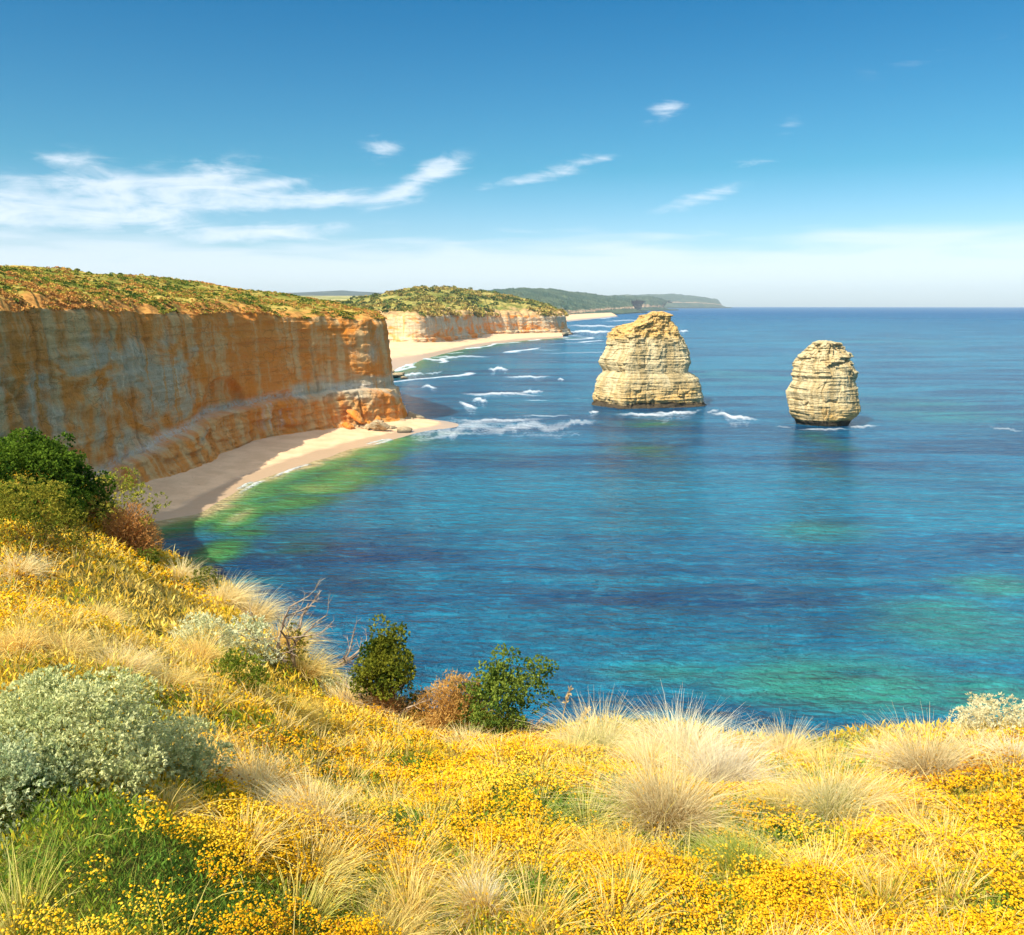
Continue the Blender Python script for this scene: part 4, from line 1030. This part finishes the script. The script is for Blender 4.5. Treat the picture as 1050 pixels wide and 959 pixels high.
# ---------------------------------------------------------------- grass tussocks
PALE = (0.93, 0.78, 0.42); WHITE = (0.95, 0.86, 0.62); STRW = (1.0, 0.76, 0.28); GRN = (0.52, 0.56, 0.12); GOLD = (0.96, 0.68, 0.16)
BRN = (0.34, 0.17, 0.02); DKG = (0.30, 0.34, 0.04); TAN = (0.86, 0.58, 0.12)
TUS = [  # base px, py, width px, height px, tip colour, root colour, lean x, label
    (612, 778, 120, 66, PALE, GRN, 0, 'pale green tussock on the rim just right of the thin dry stalk'),
    (585, 782, 60, 40, STRW, GRN, -.2, 'small straw tussock on the rim at the left foot of the pale green tussock'),
    (700, 786, 130, 74, WHITE, STRW, .1, 'whitish plume tussock, highest on the rim in the middle of the picture'),
    (662, 792, 80, 50, PALE, STRW, -.1, 'cream tussock on the rim between the pale green and whitish tussocks'),
    (738, 818, 112, 84, WHITE, BRN, .1, 'white topped tussock with a deep brown heart, below the whitish plume'),
    (684, 852, 150, 104, PALE, BRN, -.05, 'big shaggy cream tussock with a dark brown heart near the middle'),
    (806, 782, 84, 48, PALE, GOLD, .1, 'cream tussock on the rim right of the whitish plume'),
    (842, 792, 70, 36, STRW, GOLD, .1, 'low straw tussock on the rim left of the brown-hearted one'),
    (950, 800, 128, 68, PALE, BRN, 0, 'wide cream tussock with a brown heart on the right rim'),
    (905, 786, 70, 40, PALE, TAN, -.1, 'pale tussock on the rim touching the left side of the wide brown-hearted one'),
    (1002, 782, 74, 44, PALE, GOLD, .1, 'cream tussock in front of the creamy mound bush at the right edge'),
    (1040, 786, 60, 44, WHITE, TAN, .1, 'whitish tussock cut by the right edge of the picture'),
    (856, 842, 150, 74, PALE, DKG, .25, 'broad cream tussock sweeping right over dark green, right of centre'),
    (905, 832, 90, 48, STRW, TAN, .5, 'straw tussock leaning right beside the broad sweeping one'),
    (800, 838, 80, 50, STRW, DKG, -.3, 'straw tussock leaning left beside the broad sweeping one'),
    (318, 852, 120, 74, PALE, TAN, -.45, 'cream tussock swept to the left in the lower left meadow'),
    (262, 818, 84, 66, PALE, TAN, -.3, 'upright cream tussock up and left of the swept one'),
    (365, 868, 70, 44, STRW, TAN, .4, 'small straw tussock right of the swept cream tussock'),
    (172, 835, 62, 44, STRW, GOLD, 0, 'thin straw tussock right below the large sage bush'),
    (492, 938, 60, 60, WHITE, TAN, -.1, 'narrow pinkish white tuft low in the middle of the meadow'),
    (430, 880, 90, 36, GOLD, DKG, .2, 'low tuft with a dark green heart in the lower middle meadow'),
    (610, 895, 110, 60, GOLD, GRN, .2, 'loose yellow green tussock below the big shaggy one'),
    (760, 895, 100, 60, GRN, DKG, -.2, 'green tussock below the white topped brown-hearted one'),
    (400, 975, 110, 60, STRW, GRN, .1, 'yellow green tussock at the bottom edge, left of the middle'),
    (560, 975, 100, 50, GOLD, GRN, 0, 'golden tussock at the bottom edge under the pinkish tuft'),
    (60, 672, 84, 40, STRW, BRN, .2, 'brown hearted tussock behind the top of the large sage bush'),
    (20, 665, 60, 34, STRW, TAN, 0, 'straw tussock at the left edge behind the large sage bush'),
    (125, 690, 80, 40, PALE, TAN, .2, 'pale tussock behind the middle of the large sage bush'),
    (172, 706, 70, 34, STRW, GOLD, .3, 'straw tussock at the right shoulder of the large sage bush'),
    (205, 682, 56, 48, STRW, TAN, 0, 'upright straw tussock between the large and the small sage bushes'),
    (232, 622, 60, 38, PALE, STRW, .4, 'pale tussock on the left rim above the small sage bush'),
    (262, 640, 56, 40, PALE, TAN, .4, 'pale tussock on the left rim right of the small sage bush top'),
    (292, 668, 56, 44, STRW, TAN, .4, 'straw tussock on the rim below the dead shrub'),
    (312, 694, 60, 40, STRW, GOLD, .3, 'straw tussock on the rim right of the green bush in the sage'),
    (188, 596, 46, 28, PALE, STRW, .4, 'pale tuft on the left rim left of the little round shrub'),
    (360, 730, 84, 40, PALE, TAN, .2, 'cream tussock left of the upright dark shrub'),
    (300, 736, 80, 30, GOLD, GRN, .2, 'golden tussock in the dip below the green bush'),
    (478, 772, 80, 32, PALE, GOLD, -.1, 'cream tussock in front of the rusty dome shrub'),
    (20, 590, 60, 30, PALE, TAN, .3, 'pale tussock at the left edge below the olive shrub'),
    (100, 640, 66, 30, STRW, TAN, .2, 'straw tussock midway up the left slope'),
]


def tussock(px, py, w, h_, tip, root, lean, label, seed):
    P = at(px, py); P[2] = float(ground(P[0], P[1])); k = mpp(P)
    W_, Hh = w * k, h_ * k * 1.12
    n = int(np.clip(w * 14, 420, 1900)); wd = np.clip(.62 * k, .0022, .010)
    rr = W_ * .13 * np.sqrt(rng.random(n)); a = rng.uniform(0, 2 * math.pi, n)
    roots = np.stack([rr * np.cos(a), rr * np.sin(a), -.03 * np.ones(n)], 1)
    roots[:, 2] += ground(P[0] + roots[:, 0], P[1] + roots[:, 1]) - P[2]
    spread = np.abs(rng.normal(0, 1.0, n)) ** .8 * .62; a2 = a + rng.normal(0, .75, n)
    D = np.stack([np.cos(a2) * spread * W_ / Hh * .62 + lean * .6, np.sin(a2) * spread * W_ / Hh * .62 - abs(lean) * .1, np.ones(n)], 1); D += rng.normal(0, .14, (n, 3)); D /= np.linalg.norm(D, axis=1, keepdims=True)
    Ln = Hh * rng.uniform(.55, 1.25, n)
    m = rng.random((n, 1)); tipc = np.array([tip]) * rng.uniform(.82, 1.1, (n, 1)); rootc = np.array([root]) * rng.uniform(.7, 1.2, (n, 1))
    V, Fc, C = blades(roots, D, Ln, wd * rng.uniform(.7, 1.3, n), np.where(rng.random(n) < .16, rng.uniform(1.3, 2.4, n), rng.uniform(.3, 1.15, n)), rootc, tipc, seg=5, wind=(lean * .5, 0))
    o = mk('grass_tussock', V, Fc, M_GRASS, Col=C); o.location = P
    tag(o, label, 'grass tussock', 'grass tussocks on the foreground hill'); return o


for i, a in enumerate(TUS): tussock(*a, seed=i)


# ---------------------------------------------------------------- shrubs
def bark_material():
    m, T, p = newmat('bark', .9, .1)
    tcn = T.node('ShaderNodeTexCoord').outputs['Object']; n = T.noise(T.mapv(tcn, (8, 8, 2)), 2, 5, .6)
    T.put(p.inputs['Base Color'], T.mix(T.ss(n, .35, .65), (0.20, 0.13, 0.08), (0.42, 0.32, 0.22))); T.put(p.inputs['Normal'], T.bump(n, .6, .02)); return m


M_BARK = bark_material()


def tube(path, r0, r1, k=6):
    P = np.array(path, float); n = len(P); t = np.gradient(P, axis=0); t /= np.linalg.norm(t, axis=1, keepdims=True) + 1e-9
    a = np.cross(t, np.array([.3, .2, 1.0])); a /= np.linalg.norm(a, axis=1, keepdims=True) + 1e-9; b = np.cross(t, a)
    r = np.linspace(r0, r1, n)[:, None, None]; ph = (np.arange(k) / k * 2 * math.pi)[None, :, None]
    V = P[:, None] + r * (np.cos(ph) * a[:, None] + np.sin(ph) * b[:, None])
    return V.reshape(-1, 3), gridf(n, k, wrap=True)


def join(parts):
    V, Fs, o = [], [], 0
    for v, f in parts: V.append(v); Fs.append(f + o); o += len(v)
    return np.concatenate(V), np.concatenate(Fs)


def branch_set(base, top_dirs, length, r, rnd, depth=2, wig=.18):
    out = []
    def go(p, d, L, rad, lev):
        pts = [np.array(p)]; n = 6
        for i in range(n):
            d = d + np.array([rnd.gauss(0, wig), rnd.gauss(0, wig), rnd.gauss(0, wig * .6) + .02]); d = d / np.linalg.norm(d)
            pts.append(pts[-1] + d * L / n)
        out.append(tube(pts, rad, rad * .45, 6 if lev == 0 else 4))
        if lev < depth:
            for _ in range(3 if lev == 0 else 4):
                q = pts[rnd.randint(2, n)]; dd = d + np.array([rnd.gauss(0, .65), rnd.gauss(0, .65), rnd.gauss(0, .4)]); go(q, dd / np.linalg.norm(dd), L * rnd.uniform(.35, .6), rad * .45, lev + 1)
    for td in top_dirs: go(base, np.array(td, float) / np.linalg.norm(td), length, r, 0)
    return join(out)


def clump_points(blobs, per, rnd_seed, lump=.0):
    """leaf tuft centres and outward directions over a list of ellipsoids (x,y,z,rx,ry,rz)"""
    r_ = np.random.default_rng(rnd_seed); P, D = [], []
    for (x, y, z, rx, ry, rz) in blobs:
        n = max(8, int(per * (rx * rz + ry * rz + rx * ry) / 3)); d = r_.normal(size=(n, 3)); d[:, 2] += .15; d /= np.linalg.norm(d, axis=1, keepdims=True)
        rad = r_.uniform(.78, 1.05, n)[:, None]
        P.append(np.array([x, y, z]) + d * rad * np.array([rx, ry, rz])); dd = d / np.array([rx, ry, rz]); D.append(dd / np.linalg.norm(dd, axis=1, keepdims=True))
    return np.concatenate(P), np.concatenate(D)


def sub_blobs(W_, Hh, n, size, seed, shape='dome', z0=0.0, squash=.8):
    """small leafy clumps covering a crown W_ wide and Hh tall"""
    r_ = random.Random(seed); out = []
    for i in range(n):
        a = r_.uniform(0, 2 * math.pi); u = r_.random() ** .5; e = r_.uniform(0, 1)
        if shape == 'dome': el_ = math.asin(e) ; rr = math.cos(el_); x, y, z = rr * math.cos(a), rr * math.sin(a), e
        elif shape == 'tree': el_ = r_.uniform(-.5, 1.5); rr = math.cos(el_); x, y, z = rr * math.cos(a), rr * math.sin(a), .5 + .5 * math.sin(el_)
        else: x, y, z = u * math.cos(a), u * math.sin(a), r_.uniform(.3, 1)
        k = r_.uniform(.62, 1.08) if shape == 'tree' else r_.uniform(.78, 1.02); s_ = size * r_.uniform(.6, 1.45)
        if shape == 'tree': z = z * (1 + .16 * math.sin(2 * a + seed * 1.7)); z *= r_.uniform(.86, 1.06)
        w = (1.15 if shape == 'tree' else 1) + (.30 if shape == 'tree' else .18) * math.sin(3 * a + seed) + .12 * math.sin(5 * a + 2 * seed)
        out.append((x * W_ / 2 * k * w, y * W_ / 2 * k * w, z0 + z * Hh * k - s_ * .3, s_, s_, s_ * squash))
    return out


def leaves_mesh(blobs, per, leaf, asp, col, col2, seed, tuft=6, spread=.7, mat=None, parent=None, name='foliage', drop=.0, topcol=None):
    P, D = clump_points(blobs, per, seed); n = len(P); Pr = np.repeat(P, tuft, 0)
    Dr = np.repeat(D, tuft, 0) + rng.normal(0, spread, (n * tuft, 3)) + np.array([0, 0, .25]); Dr /= np.linalg.norm(Dr, axis=1, keepdims=True)
    q = np.clip(.5 + .9 * fbm(P[:, 0] / leaf / 6, P[:, 1] / leaf / 6, P[:, 2] / leaf / 6, oct=2, seed=seed) + rng.normal(0, .2, n), 0, 1)[:, None]
    c = np.array([col]) * (1 - q) + np.array([col2]) * q
    V, Fc, C = card_soup(Pr, Dr, leaf * rng.uniform(.6, 1.3, n * tuft), asp, np.repeat(c, tuft, 0), .22)
    return mk(name, V, Fc, mat or M_LEAF, parent=parent, Col=C)


def shrub(name, px, py, w, h_, label, cat, nb, bsz, col, col2, leafpx=2.6, asp=.4, per=None, shape='dome', stems=3, group='shrubs on the foreground hill', squash=.8, tuft=6, seed=1, z0=.0, dead=None, depthm=None, spread=.7):
    P = at(px, py)
    if depthm: P = np.array(atd(px, py, depthm))
    k = mpp(P); W_, Hh = w * k, h_ * k; lf = leafpx * k
    root = empty(name, P, label=label, cat=cat, group=group)
    bl = sub_blobs(W_ * .86, Hh * .92, nb, bsz * k, seed, shape, z0 * Hh, squash)
    per = (per or 2.6) / lf ** 2
    leaves_mesh(bl, per, lf, asp, col, col2, seed, tuft=tuft, parent=root, spread=spread)
    rnd = random.Random(seed)
    if stems:
        dirs = [(rnd.uniform(-.8, .8) * W_ / Hh * .7, rnd.uniform(-.5, .5), 1) for _ in range(stems)]
        v, f = branch_set(np.array([0, 0, -.15]), dirs, Hh * (.5 if shape == 'dome' else .62), max(.02, W_ * .018), rnd)
        mk('stem', v, f, M_BARK, parent=root)
    if dead:                                                      # dry twigs and dead leaves low on the shrub
        dcol, dh, dn = dead; dn = int(dn * 3)
        n = dn; d_ = rng.normal(size=(n, 3)); d_[:, 2] = np.abs(d_[:, 2]); d_ /= np.linalg.norm(d_, axis=1, keepdims=True)
        rad = rng.uniform(.35, 1.0, n)[:, None] * (1 + .22 * fbm(d_[:, 0] * 2.5 + seed, d_[:, 1] * 2.5, d_[:, 2] * 2.5, oct=3, seed=seed))[:, None]
        Q = d_ * rad * np.array([W_ * .46, W_ * .40, Hh * dh * .86]); Q[:, 2] -= .03
        D = d_ * .8 + rng.normal(0, .65, (n, 3)) + np.array([0, 0, .45]); D /= np.linalg.norm(D, axis=1, keepdims=True)
        V, Fc, C = blades(Q, D, rng.uniform(2.5, 7.5, n) * k, np.full(n, 1.15 * k), rng.uniform(0, .3, n), np.tile(np.array([dcol]) * .7, (n, 1)), np.array([dcol]) * rng.uniform(.65, 1.3, (n, 1)), seg=2)
        mk('dry_twigs', V, Fc, M_GRASS, parent=root, Col=C)
    return root


DG, DG2 = (0.05, 0.10, 0.012), (0.13, 0.20, 0.02)
shrub('evergreen_shrub', 30, 530, 164, 92, 'large dark green knobbly shrub at the left edge against the cliff', 'shrub', 260, 8.5, (0.035, 0.085, 0.012), (0.20, 0.30, 0.03), leafpx=2.4, per=5.5, asp=.6, seed=11, dead=((0.55, 0.28, 0.08), .4, 500), stems=0, squash=.85, tuft=7, spread=.45)
shrub('evergreen_shrub', 96, 536, 46, 44, 'low rusty based end of the dark green thicket, beside the dry bush', 'shrub', 36, 7, (0.05, 0.10, 0.012), (0.16, 0.22, 0.02), leafpx=2.6, seed=12, dead=((0.72, 0.34, 0.09), .75, 700), stems=2)
shrub('olive_shrub', 30, 566, 130, 86, 'olive yellow shrub in front of the dark green one at the left edge', 'shrub', 150, 8, (0.15, 0.17, 0.02), (0.48, 0.40, 0.05), leafpx=2.6, seed=13, dead=((0.3, 0.2, 0.06), .4, 300), stems=0)
shrub('dry_bush', 133, 564, 70, 62, 'dry reddish twiggy bush with a green tip beside the cove', 'shrub', 30, 7, (0.24, 0.26, 0.03), (0.52, 0.44, 0.07), leafpx=2.6, seed=14, shape='tree', z0=.42, dead=((0.80, 0.40, 0.12), .95, 1500), stems=4)
shrub('round_shrub', 146, 577, 26, 16, 'tiny dark green shrub at the foot of the dry bush', 'shrub', 16, 5, DG, (0.22, 0.24, 0.03), leafpx=2.6, seed=15, stems=1)
shrub('round_shrub', 206, 606, 46, 26, 'small round green shrub peeping over the left rim', 'shrub', 26, 6, (0.08, 0.12, 0.015), (0.26, 0.26, 0.04), leafpx=2.6, seed=16, stems=2)
SG, SG2 = (0.45, 0.49, 0.19), (0.78, 0.76, 0.38)
shrub('sage_bush', 55, 794, 262, 108, 'large silvery sage green cushion bush at the left edge of the meadow', 'shrub', 330, 14, SG, SG2, leafpx=4.4, asp=.36, seed=17, tuft=7, squash=.7, stems=0, spread=.36, per=3.4)
shrub('sage_bush', 168, 798, 112, 66, 'lower right sage cushion leaning against the large one', 'shrub', 120, 12, SG, SG2, leafpx=4.2, asp=.36, seed=37, tuft=7, squash=.7, stems=0, spread=.36, per=3.4)
shrub('sage_bush', -4, 850, 190, 104, 'darker sage cushion cut by the left edge, in front of the large one', 'shrub', 220, 14, (0.40, 0.47, 0.22), (0.66, 0.69, 0.40), leafpx=4.4, asp=.36, seed=18, tuft=7, squash=.7, stems=0, spread=.36, per=3.4)
shrub('sage_bush', 208, 668, 66, 46, 'small pale sage bush on the left slope, the left one of the pair', 'shrub', 60, 8, (0.56, 0.57, 0.28), (0.84, 0.80, 0.50), leafpx=4, asp=.25, seed=19, squash=.7, stems=1)
shrub('sage_bush', 252, 680, 66, 56, 'small pale sage bush on the left slope, the right one of the pair', 'shrub', 60, 8, (0.52, 0.56, 0.28), (0.80, 0.78, 0.50), leafpx=4, asp=.25, seed=20, squash=.7, stems=1)
shrub('leafy_bush', 246, 712, 62, 52, 'bright dark green bush tucked under the small sage pair', 'shrub', 50, 8, (0.07, 0.13, 0.015), (0.24, 0.28, 0.03), leafpx=3.6, asp=.3, seed=21, stems=2)
shrub('sage_bush', 344, 712, 40, 28, 'tiny pale sage bush on the rim left of the upright dark shrub', 'shrub', 24, 7, (0.58, 0.58, 0.28), (0.84, 0.80, 0.50), leafpx=3.4, asp=.25, seed=22, stems=1)
shrub('upright_shrub', 396, 736, 52, 82, 'upright dark green shrub with bare brown stems on the rim', 'shrub', 90, 8, (0.035, 0.075, 0.010), (0.32, 0.32, 0.035), leafpx=2.7, per=5, asp=.55, spread=.45, shape='tree', z0=.24, seed=23, stems=6, dead=((0.66, 0.38, 0.14), .6, 700))
shrub('round_shrub', 424, 742, 40, 38, 'small dark green shrub in the gap beside the rusty dome', 'shrub', 26, 7, (0.05, 0.09, 0.012), (0.18, 0.22, 0.03), leafpx=3, seed=24)
shrub('rusty_shrub', 466, 754, 96, 74, 'rusty orange brown dome shrub of dry twigs on the rim', 'shrub', 60, 8, (0.52, 0.29, 0.07), (0.72, 0.44, 0.12), leafpx=2.8, asp=.25, seed=25, dead=((0.66, 0.37, 0.10), 1.0, 2200), stems=4)
shrub('branching_shrub', 512, 744, 88, 66, 'green shrub with open branches behind the rusty dome', 'shrub', 90, 8, (0.06, 0.12, 0.02), (0.28, 0.34, 0.05), leafpx=2.9, per=4, asp=.55, spread=.45, shape='tree', z0=.30, seed=26, stems=7, dead=((0.60, 0.36, 0.14), .5, 500))
shrub('low_shrub', 500, 762, 104, 42, 'low spreading yellow green shrub at the foot of the rusty dome', 'shrub', 90, 7, (0.07, 0.12, 0.015), (0.36, 0.38, 0.05), leafpx=2.9, seed=27)
shrub('cream_mound', 1022, 760, 96, 50, 'creamy rounded mound bush on the rim at the right edge', 'shrub', 110, 8, (0.66, 0.58, 0.30), (0.82, 0.74, 0.46), leafpx=3.2, asp=.3, seed=28, stems=1, squash=.8)


def dead_shrub(name, px, py, w, h_, label, dirs, seed, fol=None, depth=3, L=.8, wig=.2):
    P = at(px, py); k = mpp(P); root = empty(name, P, label=label, cat='dead shrub', group=None)
    rnd = random.Random(seed); Hh = h_ * k
    for d in dirs:
        v, f = branch_set(np.array([d[3] * k if len(d) > 3 else 0, 0, -.1]), [d[:3]], Hh * L, 2.0 * k, rnd, depth, wig); mk('branch', v, f, M_BARK, parent=root)
    if fol:
        bl = sub_blobs(w * k * .5, Hh * .5, 26, 6 * k, seed, 'dome'); leaves_mesh(bl, .5 / (3 * k) ** 2, 3 * k, .4, (0.12, 0.14, 0.02), (0.42, 0.34, 0.05), seed, parent=root)
    return root


dead_shrub('dead_shrub', 304, 690, 46, 104, 'tall bare grey twigs rising from a yellow green base on the rim', [(-.25, 0, 1), (.05, 0, 1.1), (-.05, .1, 1, 4), (-.5, 0, .9, -8)], 31, fol=True)
dead_shrub('bare_branch', 316, 688, 60, 60, 'bare branch reaching out right over the water beside the tall twigs', [(1.1, 0, .75), (1.4, .2, .45)], 32, L=1.0, wig=.14)
dead_shrub('bare_twig', 536, 742, 40, 44, 'fine bare twigs at the right side of the open green shrub', [(.7, 0, .9), (.9, 0, .5), (.4, 0, 1)], 33, L=.9)


def stalk(px, py, h_, label, lean):
    P = at(px, py); k = mpp(P); rnd = random.Random(px); root = empty('grass_stalk', P, label=label, cat='grass stalk')
    pts = [np.array([lean * h_ * k * t * t, 0, h_ * k * t]) for t in np.linspace(0, 1, 8)]
    v, f = tube(pts, .9 * k, .4 * k, 5); mk('stem', v, f, M_BARK, parent=root)
    n = 60; i = rng.uniform(.72, 1.0, n); Q = np.stack([lean * h_ * k * i * i, 0 * i, h_ * k * i], 1)
    D = rng.normal(0, .5, (n, 3)) + np.array([0, 0, .8]); D /= np.linalg.norm(D, axis=1, keepdims=True)
    V, Fc, C = card_soup(Q, D, 5 * k, .3, np.tile(np.array([(0.70, 0.52, 0.26)]), (n, 1)))
    mk('seed_head', V, Fc, M_GRASS, parent=root, Col=C)


stalk(574, 768, 66, 'single thin dry stalk with a seed head standing on the rim before the water', .15)
stalk(588, 772, 48, 'shorter dry stalk leaning right beside the tallest one', .3)


# ---------------------------------------------------------------- haze
def haze():
    bx = 21500.0
    V = np.array([(x, y, z) for x in (-bx, bx) for y in (-9000.0, bx) for z in (-12.0, 420.0)])
    Fc = np.array([(0, 1, 3, 2), (4, 6, 7, 5), (0, 4, 5, 1), (2, 3, 7, 6), (0, 2, 6, 4), (1, 5, 7, 3)])
    m = bpy.data.materials.new('haze'); m.use_nodes = True; n = m.node_tree.nodes; n.clear()
    v = n.new('ShaderNodeVolumePrincipled'); v.inputs['Density'].default_value = 3.6e-5; v.inputs['Color'].default_value = (0.80, 0.90, 1.0, 1)
    v.inputs['Anisotropy'].default_value = 0.0
    o = n.new('ShaderNodeOutputMaterial'); m.node_tree.links.new(v.outputs[0], o.inputs['Volume'])
    tag(mk('haze', V, Fc, m), 'thin blue sea haze over the far capes', 'haze', kind='stuff')


haze()
